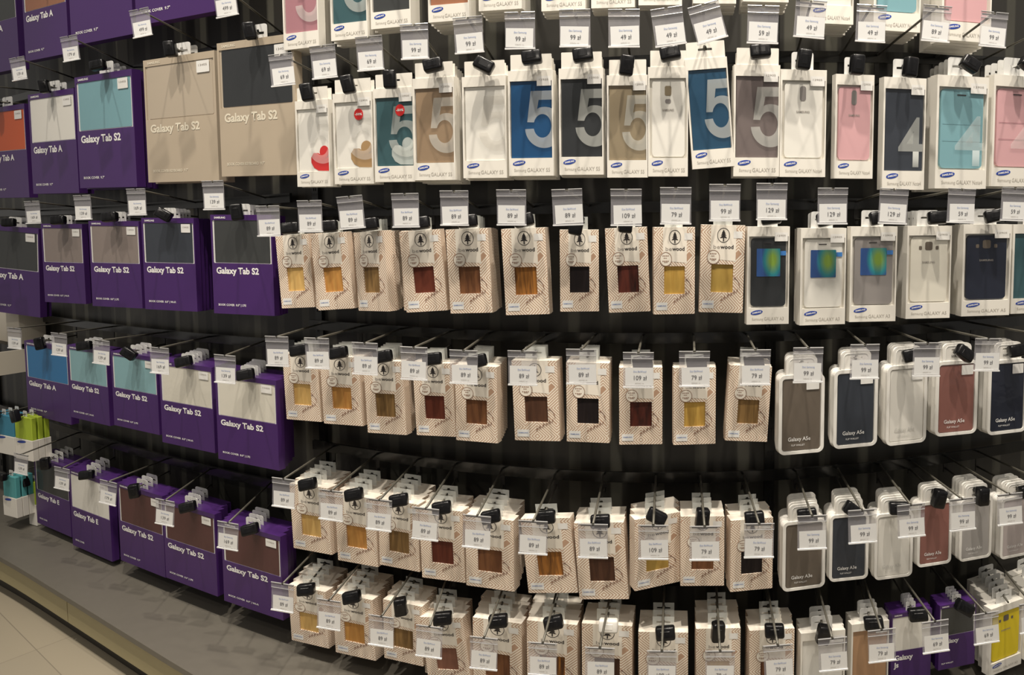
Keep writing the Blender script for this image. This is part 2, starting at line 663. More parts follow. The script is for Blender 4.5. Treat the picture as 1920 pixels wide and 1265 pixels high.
wc_stampbg = plate(ellipse(-0.021, 0.1205, 0.0148, 0.0155), [], -0.0006, -0.0006, 'stamp_disc')
wc_stamp = stamp()


def arrow():
    bm = bmesh.new()
    pts = []
    for i in range(9):
        a = math.radians(95 - 85 * i / 8)
        pts.append((0.0285 + 0.013 * math.cos(a), 0.0505 + 0.024 * math.sin(a)))
    for i in range(8):
        (x0, z0), (x1, z1) = pts[i], pts[i + 1]
        poly_bm(bm, [(x0 - 0.0007, z0 - 0.0006), (x1 - 0.0007, z1 - 0.0006), (x1 + 0.0006, z1 + 0.0006), (x0 + 0.0006, z0 + 0.0006)], -0.0006)
    poly_bm(bm, [(0.0262, 0.0755), (0.0325, 0.0790), (0.0312, 0.0770), (0.0335, 0.0725)], -0.0006)
    for k in range(11):     # scribbled hand lettering
        t = k / 10
        x0, z0 = -0.002 + 0.036 * t, 0.022 + 0.021 * t
        h = 0.0075 + 0.0025 * ((k * 7) % 3)
        poly_bm(bm, [(x0, z0), (x0 + 0.0009, z0 + 0.0003), (x0 + 0.0028 - 0.004 * (k % 2), z0 + h), (x0 + 0.0019 - 0.004 * (k % 2), z0 + h)], -0.0006)
        poly_bm(bm, [(x0, z0 + h * 0.45), (x0 + 0.0034, z0 + h * 0.62), (x0 + 0.0034, z0 + h * 0.75), (x0, z0 + h * 0.58)], -0.0006)
    return mesh_from(bm, 'arrow_and_script')


wc_arrow = arrow()
wc_stick = plate(rrect(-0.044, -0.017, 0.009, 0.026, 0, 1), [], -0.0006, -0.0006, 'model_sticker')
wc_stxt = text('SAMSUNG', width=0.021, height=0.0030, cx=-0.0305, z=0.017, y=-0.0009, bold=0.02)
wc_price = plate(rrect(0.024, 0.044, 0.162, 0.177, 0, 1), [], -0.0006, -0.0006, 'price_sticker')
wc_tab = plate([(-0.022, -0.002), (0.022, -0.002), (0.022, 0.030), (-0.022, 0.030)], [euro_slot(0, 0.017, 0.028, 0.006)], 0.0, 0.0006, 'hang_tab')

# phone case box 0.09 x 0.20
PW, PH, PT = 0.09, 0.20, 0.020
pb_body = recess_box(PW, PH, PT, (-0.0415, 0.0425, 0.034, 0.180), 0.008, 'carton')
pb_case = box(-0.0400, 0.0410, 0.003, 0.0078, 0.0345, 0.1795, 0.0, name='case_cover')
pb_case_r = plate(rrect(-0.0360, 0.0380, 0.0365, 0.1765, 0.008, 5), [], 0.0028, 0.0078, 'case_cover')
pb_film = plate(rrect(-0.0415, 0.0425, 0.034, 0.180, 0, 1), [], 0.0006, 0.0006, 'window_film')
pb_tab_wide = plate(rrect(-0.040, 0.042, -0.004, 0.030, 0.001, 1), [euro_slot(0.0, 0.017, 0.030, 0.006)], 0.0, 0.0008, 'hang_tab')
pb_tab_small = plate(rrect(-0.0215, 0.0215, -0.003, 0.034, 0.005, 4, (0, 0, 1, 1)), [euro_slot(0.0, 0.019, 0.028, 0.006)], 0.0, 0.0008, 'hang_tab')
pb_oval = plate(ellipse(-0.024, 0.0245, 0.0130, 0.0046, 0.16), [], -0.0004, -0.0004, 'oval_logo')
pb_oval_t = text('SAMSUNG', width=0.0190, height=0.0034, cx=-0.024, z=0.0230, y=-0.0008, bold=0.03)
for v in pb_oval_t.vertices:
    v.co.z += (v.co.x + 0.024) * 0.16
pb_sam = text('Samsung', width=0.024, height=0.0055, cx=-0.034, z=0.0085, y=-0.0004, align='LEFT')
MODELS = {}
for mname in ('GALAXY S5', 'GALAXY Note4', 'GALAXY A3', 'GALAXY A5'):
    MODELS[mname] = text(mname, width=0.046 if mname != 'GALAXY A3' else 0.042, height=0.0072, cx=-0.008, z=0.0080, y=-0.0004, align='LEFT')


def numeral_five():
    """block 5 with a slanted stem and an open round bowl, cut off at the right window edge"""
    import math as _m
    pts = [(285, 527), (415, 527), (415, 582), (334, 582), (324, 637)]
    for i in range(1, 7):
        x = 324 + (415 - 324) * i / 6
        pts.append((x, 750 - 125 * _m.sqrt(max(0, 1 - ((x - 368) / 120) ** 2))))
    a0, a1 = _m.atan2(116 / 125, 47 / 120), PI * 0.98
    for i in range(15):
        a = a0 + (a1 - a0) * i / 14
        pts.append((368 + 120 * _m.cos(a), 750 + 125 * _m.sin(a)))
    for i in range(25):
        a = PI * 0.93 - (PI * 0.93 + PI * 0.9) * i / 24
        pts.append((356 + 55 * _m.cos(a), 740 + 72 * _m.sin(a)))
    pts.append((262, 716))
    from mathutils.geometry import tessellate_polygon
    co = [Vector((-0.0415 + (x - 155) * 0.000323, 0.180 - (y - 465) * 0.0003106, 0)) for x, y in pts]
    bm = bmesh.new()
    vs = [bm.verts.new((c.x, 0.0002, c.y)) for c in co]
    for t in tessellate_polygon([co]):
        bm.faces.new([vs[k] for k in t])
    return mesh_from(bm, 'numeral_print')


pb_five = numeral_five()
pb_four = text('4', width=0.052, height=0.088, cx=0.0400, z=0.042, y=0.0002, align='RIGHT', bold=0.01, res=3)
pb_stick = plate(rrect(0.013, 0.041, 0.170, 0.188, 0, 1), [], -0.0003, -0.0003, 'price_sticker')
pb_stkt = text('12905', width=0.018, height=0.0035, cx=0.027, z=0.180, y=-0.0006)
pb_red = plate(ellipse(0.015, 0.152, 0.0105, 0.0125), [], -0.0005, -0.0005, 'discount_sticker')
pb_redt = text('-50%', width=0.016, height=0.0048, cx=0.015, z=0.150, y=-0.0008, bold=0.03)


def heart():
    bm = bmesh.new()
    poly_bm(bm, [(0.040, 0.036), (0.041, 0.052), (0.041, 0.072), (0.036, 0.066), (0.026, 0.070), (0.012, 0.078), (0.000, 0.078), (-0.007, 0.068),
                 (-0.007, 0.056), (0.000, 0.044), (0.012, 0.037), (0.026, 0.0365)], 0.0024)
    poly_bm(bm, ellipse(0.029, 0.080, 0.0125, 0.0145), 0.00235)
    return mesh_from(bm, 'heart_print')


pb_heart = heart()
pb_cam = plate(rrect(-0.0075, 0.0075, 0.148, 0.166, 0.0035, 4), [], 0.0024, 0.0024, 'camera_hole')
pb_flash = plate(rrect(-0.0065, 0.0065, 0.134, 0.142, 0.0035, 4), [], 0.0024, 0.0024, 'flash_hole')
pb_slitcam = plate(rrect(-0.0065, 0.0055, 0.142, 0.170, 0.005, 4), [], 0.0024, 0.0024, 'camera_hole')
pb_dots = plate(rrect(-0.020, -0.014, 0.149, 0.157, 0.0015, 2), [], 0.0024, 0.0024, 'flash_hole')
pb_dots2 = plate(rrect(0.014, 0.020, 0.149, 0.157, 0.0015, 2), [], 0.0024, 0.0024, 'speaker_hole')
pb_csam = text('SAMSUNG', width=0.026, height=0.0040, cx=0.0, z=0.120, y=0.0022, bold=0.02)
pb_screen = plate(rrect(-0.0245, 0.0260, 0.098, 0.155, 0.0015, 2), [], 0.0022, 0.0022, 'screen_window')
pb_ear = plate(rrect(-0.009, 0.007, 0.1655, 0.1675, 0.0008, 2), [], 0.0022, 0.0022, 'speaker_slot')
pb_tape = plate([(0.026, 0.141), (0.038, 0.141), (0.038, 0.150), (0.026, 0.150)], [], 0.0014, 0.0014, 'pull_tape')
pb_lines = [plate(rrect(-0.033, 0.035, z_, z_ + 0.0009, 0, 1), [], 0.0022, 0.0022, 'crease') for z_ in (0.085, 0.115)]

# tablet case box 0.14 x 0.22
TW, TH, TT = 0.14, 0.22, 0.016
tb_body = recess_box(TW, TH, TT, (-0.0665, 0.0675, 0.113, 0.208), 0.008, 'carton')
tb_tray = plate(rrect(-0.0665, 0.0675, 0.113, 0.208, 0.002, 3), [], 0.0014, 0.0075, 'white_tray')
tb_case = plate(rrect(-0.0625, 0.0640, 0.1145, 0.2078, 0.002, 3), [], 0.0009, 0.0042, 'case_cover')
tb_film = plate(rrect(-0.0665, 0.0675, 0.113, 0.208, 0, 1), [], 0.0003, 0.0003, 'window_film')
tb_tab = plate(rrect(-0.017, 0.017, -0.003, 0.024, 0.005, 4, (0, 0, 1, 1)), [euro_slot(0, 0.0105, 0.023, 0.006)], 0, 0.0008, 'hang_tab')
tb_brand = text('SAMSUNG', width=0.026, height=0.0040, cx=-0.061, z=0.2118, y=-0.0004, align='LEFT', bold=0.03)
TITLES = {}
for s_ in ('Galaxy Tab A', 'Galaxy Tab S2', 'Galaxy Tab E'):
    TITLES[s_] = text(s_, width=0.088 if s_ != 'Galaxy Tab S2' else 0.098, height=0.0135, cx=-0.060, z=0.0900, y=-0.0004, align='LEFT', bold=0.035, res=3)
TITLES['Galaxy J5'] = text('Galaxy\nJs', width=0.066, height=0.0135, cx=-0.060, z=0.088, y=-0.0004, align='LEFT', bold=0.035, res=3)
SUBS = {s_: text(s_, width=w_, height=0.0046, cx=-0.058, z=0.018, y=-0.0004, align='LEFT', bold=0.02) for s_, w_ in
        (('BOOK COVER  9.7"', 0.052), ('BOOK COVER  8.0" | Wi-Fi', 0.072), ('BOOK COVER  8.0" | LTE', 0.064), ('BOOK COVER KEYBOARD  9.7"', 0.070),
         ('BOOK COVER', 0.032), ('FLIP WALLET', 0.045))}
tb_stick = plate(rrect(0.036, 0.060, 0.186, 0.206, 0.001, 2), [], -0.0003, -0.0003, 'price_sticker')
tb_stkt = text('13405', width=0.016, height=0.0035, cx=0.048, z=0.197, y=-0.0006)

# flip wallet pack 0.085 x 0.16, hump above
FW, FH, FT = 0.085, 0.155, 0.013


def wallet_outline(g=0.0):
    pts = rrect(-FW / 2 + g, FW / 2 - g, g, FH - g, 0.011, 6)
    body = pts[:14] + [(FW / 2 - g - 0.0015, FH - g - 0.006)]
    out = []
    out += rrect(-FW / 2 + g, FW / 2 - g, g, FH - g, 0.011, 6)[:14]           # ll, lr
    out += rrect(-FW / 2 + g, FW / 2 - g, g, FH - g, 0.011, 6)[14:21]         # ur
    out += [(0.029, FH)]
    out += rrect(-0.029, 0.029, FH, FH + 0.036, 0.010, 5)[12:24]
    out += [(-0.029, FH)]
    out += rrect(-FW / 2 + g, FW / 2 - g, g, FH - g, 0.011, 6)[21:]
    return out


def hump():
    return [(-0.029, FH - 0.008), (0.029, FH - 0.008)] + rrect(-0.029, 0.029, FH, FH + 0.036, 0.010, 5)[12:24]


wp_tray = plate(rrect(-FW / 2, FW / 2, 0, FH, 0.012, 6), [], 0.0018, FT, 'pack_tray')
wp_rim = plate(rrect(-FW / 2, FW / 2, 0, FH, 0.012, 6), [rrect(-FW / 2 + 0.006, FW / 2 - 0.006, 0.006, FH - 0.007, 0.006, 5)], -0.002, 0.003, 'pack_rim')
wp_hump = plate(hump(), [euro_slot(0, FH + 0.023, 0.024, 0.0045)], 0.001, 0.0045, 'hang_header')
wp_hrim = plate(rrect(-0.024, 0.024, FH - 0.004, FH + 0.031, 0.008, 5), [rrect(-0.0228, 0.0228, FH - 0.0028, FH + 0.0298, 0.007, 5)], 0.0004, 0.0010, 'header_crease')
wp_case = plate(rrect(-FW / 2 + 0.0075, FW / 2 - 0.0075, 0.0075, FH - 0.009, 0.004, 4, (1, 1, 0, 0)), [], -0.0008, 0.0018, 'case_cover')
wp_film = plate(rrect(-FW / 2 + 0.006, FW / 2 - 0.006, 0.006, FH - 0.007, 0.006, 5), [], -0.0014, -0.0014, 'window_film')
wp_sam = text('SAMSUNG', width=0.024, height=0.0040, cx=0.0, z=FH + 0.008, y=0.0002, bold=0.02)
wp_t = {k: text(k, width=0.042, height=0.0075, cx=-0.004, z=0.026, y=-0.0018, bold=0.01) for k in ('Galaxy A5e', 'Galaxy A3e')}
wp_f = text('FLIP WALLET', width=0.025, height=0.0034, cx=-0.006, z=0.016, y=-0.0018)
wp_stick = plate(rrect(0.008, 0.032, 0.125, 0.145, 0.001, 2), [], -0.0022, -0.0022, 'price_sticker')

# price tag: origin at the middle of its clip
tg_sleeve = plate(rrect(-0.034, 0.034, -0.078, -0.012, 0.0008, 2), [], 0.0000, 0.0012, 'clear_sleeve')
tg_clip = plate([(-0.0345, -0.014), (0.0345, -0.014), (0.0345, 0.002), (0.003, 0.002), (0.003, -0.0045), (-0.003, -0.0045), (-0.003, 0.002), (-0.0345, 0.002)],
                [], -0.0012, 0.0002, 'clear_clip')
tg_ridge = mesh_from((lambda bm: (rod_bm(bm, (-0.0345, -0.0015, 0.0012), (-0.0035, -0.0015, 0.0012), 0.0013, 6),
                                  rod_bm(bm, (0.0035, -0.0015, 0.0012), (0.0345, -0.0015, 0.0012), 0.0013, 6),
                                  rod_bm(bm, (-0.034, -0.0012, -0.013), (0.034, -0.0012, -0.013), 0.0008, 6), bm)[-1])(bmesh.new()), 'clip_ridge')
tg_paper = plate(rrect(-0.0300, 0.0325, -0.0760, -0.0345, 0.0, 1), [], -0.0004, -0.0004, 'paper_card')
tg_lip = box(-0.0345, 0.0345, -0.0022, 0.0014, -0.0795, -0.0762, name='bottom_lip')
tg_foot = text('SAMSUNG 1 szt.', width=0.020, height=0.0024, cx=0.002, z=-0.0715, y=-0.0008)
TG_HEAD = {'s': text('Etui Samsung', width=0.028, height=0.0042, cx=0.003, z=-0.0455, y=-0.0008),
           'w': text('Etui BeWood', width=0.028, height=0.0042, cx=0.003, z=-0.0455, y=-0.0008)}
TG_PRICE = {}


def price_mesh(p):
    if p not in TG_PRICE:
        TG_PRICE[p] = text(p + ' zł', width=0.0235 if len(p) < 3 else 0.029, height=0.0098, cx=0.004, z=-0.0625, y=-0.0008, res=3)
    return TG_PRICE[p]


# lock: origin at the middle of the block
lk_body = box(-0.0245, 0.0245, -0.013, 0.013, -0.0165, 0.0165, 0.006, 3, 'lock_block')
lk_face = box(-0.012, 0.012, -0.0137, -0.010, -0.0070, 0.0070, 0.0008, 1, 'recessed_face')
lk_knob = rod((0.0, -0.010, 0), (0.0, 0.024, 0), 0.0062, 10, 'collar')

# ------------------------------------------------------------------ room
ORD = ['first', 'second', 'third', 'fourth', 'fifth', 'sixth', 'seventh', 'eighth', 'ninth', 'tenth', 'eleventh', 'twelfth', 'thirteenth',
       'fourteenth', 'fifteenth', 'sixteenth', 'seventeenth']
ROWN = {0: 'cut-off top row', 1: 'first full row', 2: 'second full row', 3: 'third full row', 4: 'fourth full row', 5: 'bottom row'}


def strip(name, q0, q1, n, prof, matl, closed=True, r=None, zfun=None, parent=None):
    """sweeps the profile [(offset towards the viewer, z)] along the bowed plan curve at factor r"""
    bm = bmesh.new()
    uv = bm.loops.layers.uv.new('UVMap')
    rows = []
    s = 0.0
    last = None
    arc = []
    for i in range(n + 1):
        q = q0 + (q1 - q0) * i / n
        Y = zt(q) * r
        p = Vector((q * Y, Y, 0))
        if last is not None: s += (p - last).length
        last = p
        arc.append(s)
        a = tangent(q, r)
        nrm = Vector((math.sin(a), -math.cos(a), 0))
        dz = zfun(q) if zfun else 0.0
        rows.append([bm.verts.new(p + nrm * o + Vector((0, 0, z + dz))) for o, z in prof])
    m_ = len(prof)
    for i in range(n):
        for k in range(m_ if closed else m_ - 1):
            l_ = (k + 1) % m_
            f = bm.faces.new((rows[i][k], rows[i + 1][k], rows[i + 1][l_], rows[i][l_]))
            for lp, (ii, kk) in zip(f.loops, ((i, k), (i + 1, k), (i + 1, l_), (i, l_))):
                lp[uv].uv = (arc[ii], prof[kk][1])
    if closed:
        bm.faces.new(rows[0])
        bm.faces.new(rows[-1][::-1])
    me = mesh_from(bm, name)
    me.materials.append(matl)
    o = put(name, me, parent)
    return o


QL, QR = -1.12, 0.78
tag(strip('wall_back', QL, QR, 90, [(0, 0.0), (0, 2.75), (-0.03, 2.75), (-0.03, 0.0)], wall_material(), True, WR), kind='structure')
bmf = bmesh.new()
box_bm(bmf, -6, 5, -2.5, 6, -0.05, 0.0)
fl = put('floor', mesh_from(bmf, 'floor'), None, floor_material())
tag(fl, kind='structure')

# plinth under the wall
PLZ = EYE.z - 1.36


def on_plane(x, y, z):
    d = ray(x, y)
    return EYE + d * ((z - EYE.z) / d.z)


edge_px = [(-260, 925), (-120, 985), (0, 1044), (117, 1114), (240, 1190), (363, 1265), (520, 1352), (760, 1450), (1100, 1520), (1500, 1530), (1900, 1440), (2300, 1330)]
edge = [on_plane(x, y, PLZ) for x, y in edge_px]


def curve_pts(pts, n=6):
    out = []
    for i in range(len(pts) - 1):
        p0, p1 = pts[max(i - 1, 0)], pts[i]
        p2, p3 = pts[i + 1], pts[min(i + 2, len(pts) - 1)]
        for k in range(n):
            t = k / n
            out.append(0.5 * ((2 * p1) + (p2 - p0) * t + (2 * p0 - 5 * p1 + 4 * p2 - p3) * t * t + (3 * p1 - p0 - 3 * p2 + p3) * t ** 3))
    out.append(pts[-1])
    return out


ec = curve_pts(edge)


def plinth_piece(name, pts, front_in, z0, z1, back, matl, parent=None):
    """solid between the front curve (moved in by front_in) and a back offset, or the wall when back is None"""
    bm = bmesh.new()
    A = []
    for i, p in enumerate(pts):
        t = (pts[min(i + 1, len(pts) - 1)] - pts[max(i - 1, 0)])
        t.z = 0
        t.normalize()
        nrm = Vector((-t.y, t.x, 0))
        f = p + nrm * front_in
        if back is None:
            q = max(QL, min(QR, p.x / p.y))
            Y = zt(q) * (WR - 0.004)
            b = Vector((q * Y, Y, 0))
            if b.y < f.y + 0.05: b = f + nrm * 0.05
        else:
            b = p + nrm * back
        A.append([bm.verts.new((f.x, f.y, z0)), bm.verts.new((f.x, f.y, z1)), bm.verts.new((b.x, b.y, z1)), bm.verts.new((b.x, b.y, z0))])
    for i in range(len(A) - 1):
        for k in range(4):
            m_ = (k + 1) % 4
            bm.faces.new((A[i][k], A[i + 1][k], A[i + 1][m_], A[i][m_]))
    bm.faces.new(A[0])
    bm.faces.new(A[-1][::-1])
    return put(name, mesh_from(bm, name), parent, matl)


M_PLTOP = grain('plinth_grey_laminate', (0.125, 0.115, 0.096), 0.08, 30, 0.42)
M_PLFR = grain('plinth_olive_panel', (0.33, 0.285, 0.155), 0.05, 10, 0.4)
M_KICK = mat('plinth_kick', (0.03, 0.026, 0.02), 0.6)
pln = empty('display_plinth', (0, 0, 0))
tag(pln, 'low plinth with a grey top and olive front panels under the hanging boxes', 'plinth')
plinth_piece('plinth_top', ec, 0.0, PLZ - 0.018, PLZ, None, M_PLTOP, pln)
cuts = [0]
for target in (-190, 118, 520, 1100, 1900):
    cuts.append(min(range(len(ec)), key=lambda i: abs(proj(ec[i])[0] - target)))
for i in range(4):
    if cuts[i + 1] <= cuts[i]: continue
    seg = ec[cuts[i]:cuts[i + 1] + 1]
    if len(seg) > 2:
        seg = [seg[0] + (seg[1] - seg[0]) * 0.03] + seg[1:-1] + [seg[-1] + (seg[-2] - seg[-1]) * 0.03]
    plinth_piece('front_panel', seg, 0.012, PLZ - 0.108, PLZ - 0.018, 0.03, M_PLFR, pln)
plinth_piece('panel_backing', ec, 0.0305, PLZ - 0.108, PLZ - 0.018, 0.10, M_KICK, pln)
plinth_piece('kick_board', ec, 0.05, 0.0, PLZ - 0.108, 0.10, M_KICK, pln)

# ------------------------------------------------------------------ columns
# (row, sort, variant, tag (x, y, price, tilt) or None, pack (xl, xr, yt, yb), stack, roll, yaw, lock (dx, dy, turn) or None, model/extra)
C_ = []


def T(row, col, box_, n, tg=None, title='Galaxy Tab S2', sub='BOOK COVER  8.0" | LTE', body='purple', roll=0, yaw=0, lock='h', stick=True):
    C_.append(dict(row=row, kind='tablet', col=col, box=box_, n=n, tag=tg, title=title, sub=sub, body=body, roll=roll, yaw=yaw, lock=lock, stick=stick))


def W(row, col, box_, n, tg=None, roll=0, yaw=0, lock='h'):
    C_.append(dict(row=row, kind='wooden', col=col, box=box_, n=n, tag=tg, roll=roll * 1.3, yaw=yaw, lock=lock))


def P(row, col, box_, n, tg=None, style='five', model='GALAXY S5', roll=0, yaw=0, lock='h', stick=True, red=False, tab='wide'):
    C_.append(dict(row=row, kind='phone', col=col, box=box_, n=n, tag=tg, style=style, model=model, roll=roll, yaw=yaw, lock=lock, stick=stick, red=red, tab=tab))


def E(row, col, box_, n, tg=None, model='Galaxy A5e', roll=0, yaw=0, lock='h', sub=True):
    C_.append(dict(row=row, kind='wallet', col=col, box=box_, n=n, tag=tg, model=model, roll=roll, yaw=yaw, lock=lock, sub=sub))


# row 0, cut by the picture's top edge
T(0, 'dark grey', (-55, 30, -45, 137), 1, title='Galaxy Tab A', lock=None)
T(0, 'copper', (42, 123, -75, 108), 1, title='Galaxy Tab A', sub='BOOK COVER  9.7"', lock=None)
T(0, 'cream', (126, 242, -170, 76), 1, sub='BOOK COVER  9.7"', lock=None)
T(0, 'teal', (247, 395, -220, 36), 1, sub='BOOK COVER  9.7"', lock=None)
P(0, 'dusty pink', (529, 595, -90, 91), 3, lock=None)
P(0, 'dark teal', (618, 687, -112, 74), 3, lock=None, stick=False)
P(0, 'dark grey', (693, 768, -135, 52), 2, lock=None, style='plain')
P(0, 'copper', (801, 878, -150, 40), 5, lock=None, style='plain')
P(0, 'white', (896, 977, -178, 19), 4, lock=None, style='back')
P(0, 'cream', (1014, 1097, -180, 20), 3, lock=None, style='plain')
P(0, 'white', (1108, 1190, -183, 15), 3, lock=None, style='plain')
P(0, 'grey', (1197, 1279, -188, 10), 2, lock=None, style='plain')
P(0, 'deep blue', (1300, 1381, -192, 7), 4, lock=None, style='plain')
P(0, 'mauve grey', (1394, 1480, -195, 4), 4, lock=None, style='plain')
P(0, 'white', (1518, 1602, -160, 45), 5, lock=None, model='GALAXY Note4', style='plain')
P(0, 'teal', (1640, 1728, -148, 59), 5, lock=None, model='GALAXY Note4', style='crease')
P(0, 'pink', (1768, 1861, -133, 78), 5, lock=None, model='GALAXY Note4', style='crease')
# row 1
T(1, 'orange', (-27, 49, 200, 371), 1, None, 'Galaxy Tab A', 'BOOK COVER  9.7"', lock='v')
T(1, 'white', (56, 142, 172, 363), 2, (33, 108, '139', -6), 'Galaxy Tab A', 'BOOK COVER  9.7"', lock='v')
T(1, 'teal', (143, 250, 138, 352), 3, (130, 68, '179', -6), sub='BOOK COVER  9.7"', lock='h')
T(1, 'sand', (271, 404, 105, 341), 2, (262, 18, '499', -7), sub='BOOK COVER KEYBOARD  9.7"', body='sand', lock='v')
T(1, 'charcoal', (409, 552, 73, 330), 1, (420, -25, '499', -7), sub='BOOK COVER KEYBOARD  9.7"', body='sand', lock='v')
P(1, 'white', (555, 617, 188, 350), 2, (527, 102, '69', -4), 'heart_red', lock='v')
P(1, 'white', (625, 698, 174, 345), 2, (605, 86, '69', -4), 'heart_gold', lock='v', red=True)
P(1, 'dark teal', (701, 776, 165, 341), 1, (692, 69, '69', -3), 'heart_pale', lock='v', red=True)
P(1, 'brown', (775, 852, 146, 338), 6, (777, 46, '99', -1), lock='h')
P(1, 'white', (867, 949, 143, 334), 3, (877, 33, '99', -3), 'five_faint', lock='d', stick=False)
P(1, 'blue', (953, 1037, 132, 330), 5, (975, 24, '99', 0), lock='h')
P(1, 'charcoal', (1048, 1131, 128, 328), 4, (1078, 19, '99', 0), lock='h')
P(1, 'khaki', (1138, 1214, 141, 333), 1, (1170, 19, '49', 0), lock='v2')
P(1, 'white', (1215, 1290, 126, 331), 1, (1249, 16, '49', -8), 'back', lock='h', stick=False)
P(1, 'deep blue', (1291, 1370, 109, 315), 1, (1318, 9, '49', -16), roll=-4.5, lock=None, stick=False)
P(1, 'smoke', (1376, 1462, 122, 331), 3, (1431, 12, '59', 1), lock='h')
P(1, 'white', (1463, 1549, 131, 332), 1, (1521, 2, '49', 4), 'backslit', 'GALAXY Note4', lock='v2', tab='small')
P(1, 'pink', (1566, 1638, 140, 335), 1, (1634, 11, '49', 2), 'backslit', 'GALAXY Note4', lock='v2', tab='small')
P(1, 'slate', (1656, 1735, 146, 356), 1, (1757, 12, '89', 3), 'four', 'GALAXY Note4', lock='v2', tab='small')
P(1, 'teal', (1756, 1852, 143, 354), 5, (1864, 24, '99', 3), 'four_crease', 'GALAXY Note4', lock='d', tab='small')
P(1, 'pink', (1862, 1955, 143, 350), 4, (1985, 40, '99', 3), 'four_crease', 'GALAXY Note4', lock='d', tab='small')
# row 2
T(2, 'dark grey', (-25, 73, 425, 589), 2, (-32, 388, '139', -2), 'Galaxy Tab A', 'BOOK COVER  9.7"', roll=3, lock='h')
T(2, 'mauve grey', (80, 157, 420, 568), 3, (61, 377, '169', -2), sub='BOOK COVER  8.0" | Wi-Fi')
T(2, 'mauve grey', (169, 263, 415, 576), 3, (155, 366, '139', -2))
T(2, 'slate', (268, 366, 409, 582), 5, (256, 354, '169', -1), sub='BOOK COVER  8.0" | Wi-Fi', lock='d')
T(2, 'dark grey', (397, 511, 403, 590), 4, (400, 339, '139', -1), lock='v', stick=False)
W(2, 'pale yellow', (522, 584, 440, 577), 2, (503, 386, '89', -1), roll=-3)
W(2, 'light orange', (589, 657, 437, 580), 3, (581, 376, '89', -1), roll=-4)
W(2, 'olive brown', (667, 724, 434, 583), 4, (656, 368, '89', -5), roll=-3, yaw=-24)
W(2, 'red brown', (755, 832, 432, 584), 2, (760, 363, '89', -1), roll=-3.5)
W(2, 'mid brown', (840, 919, 429, 587), 7, (852, 358, '89', 0), roll=-2)
W(2, 'striped amber', (944, 1026, 428, 590), 2, (959, 356, '89', 0), roll=-2)
W(2, 'near black', (1050, 1123, 431, 584), 1, (1063, 355, '89', -2), yaw=9, lock='v2')
W(2, 'dark red', (1138, 1216, 427, 585), 2, (1174, 355, '109', 0), roll=-2, lock='v2')
W(2, 'golden', (1226, 1303, 426, 589), 2, (1267, 352, '79', 0), yaw=8, lock=None)
W(2, 'engraved gold', (1313, 1395, 422, 586), 1, (1359, 346, '99', 0), roll=1, lock=None)
P(2, 'charcoal', (1401, 1480, 425, 608), 1, (1447, 344, '129', 0), 'screen', 'GALAXY A3', lock='h', yaw=4, tab='small')
P(2, 'white', (1501, 1586, 428, 609), 4, (1561, 353, '129', 0), 'screen', 'GALAXY A3', lock='h', yaw=6, tab='small')
P(2, 'grey', (1594, 1681, 425, 603), 1, (1676, 354, '129', 2), 'screen', 'GALAXY A3', lock='h', tab='small')
P(2, 'cream', (1700, 1783, 424, 597), 4, (1803, 354, '59', 2), 'backdots', 'GALAXY A5', lock='h', tab='small')
P(2, 'navy', (1805, 1895, 421, 592), 5, (1902, 352, '59', 2), 'backdots', 'GALAXY A5', lock='h', tab='small')
P(2, 'dark teal', (1898, 1990, 421, 587), 2, (2008, 352, '59', 2), 'plain', 'GALAXY A5', lock='h', tab='small')
# row 3
T(3, 'sky blue', (48, 129, 645, 786), 1, (28, 614, '139', 2), 'Galaxy Tab A', 'BOOK COVER  9.7"', lock='v', stick=False)
T(3, 'light teal', (129, 202, 652, 790), 3, (112, 624, '139', 3), sub='BOOK COVER  8.0" | Wi-Fi')
T(3, 'light teal', (210, 295, 664, 806), 3, (191, 637, '139', 4), lock='d')
T(3, 'cream', (300, 399, 682, 839), 5, (300, 651, '169', 2), sub='BOOK COVER  8.0" | Wi-Fi')
T(3, 'cream', (405, 519, 706, 871), 5, (423, 665, '139', 2))
W(3, 'pale yellow', (533, 598, 664, 788), 4, (520, 630, '89', 0), roll=-2)
W(3, 'light orange', (603, 676, 669, 796), 4, (595, 633, '89', 0), roll=-2)
W(3, 'olive brown', (685, 758, 677, 813), 5, (685, 642, '89', 1), roll=-2)
W(3, 'red brown', (777, 851, 681, 817), 3, (777, 650, '89', 1), roll=-2)
W(3, 'mid brown', (854, 932, 686, 828), 6, (870, 656, '89', 1))
W(3, 'dark walnut', (962, 1047, 676, 826), 3, (980, 657, '89', 0), roll=-1.5, lock=None)
W(3, 'near black', (1062, 1142, 680, 829), 4, (1090, 654, '89', 0), lock=None)
W(3, 'dark red', (1161, 1242, 689, 833), 4, (1197, 660, '109', 0), yaw=6)
W(3, 'golden', (1263, 1342, 689, 833), 3, (1302, 658, '79', 0), yaw=6)
W(3, 'olive brown', (1364, 1443, 686, 827), 5, (1416, 655, '79', 0), roll=2.5)
E(3, 'taupe', (1460, 1545, 702, 850), 4, (1515, 651, '99', 0), yaw=7, lock=None)
E(3, 'slate', (1563, 1645, 692, 838), 4, (1621, 645, '99', 0), yaw=5, lock=None)
E(3, 'white', (1662, 1737, 684, 832), 4, (1738, 642, '99', 1), yaw=5, lock='h')
E(3, 'rose brown', (1754, 1832, 676, 815), 3, (1852, 634, '99', 2), lock='d')
E(3, 'navy', (1852, 1925, 674, 812), 4, (1962, 628, '99', 2), lock='h')
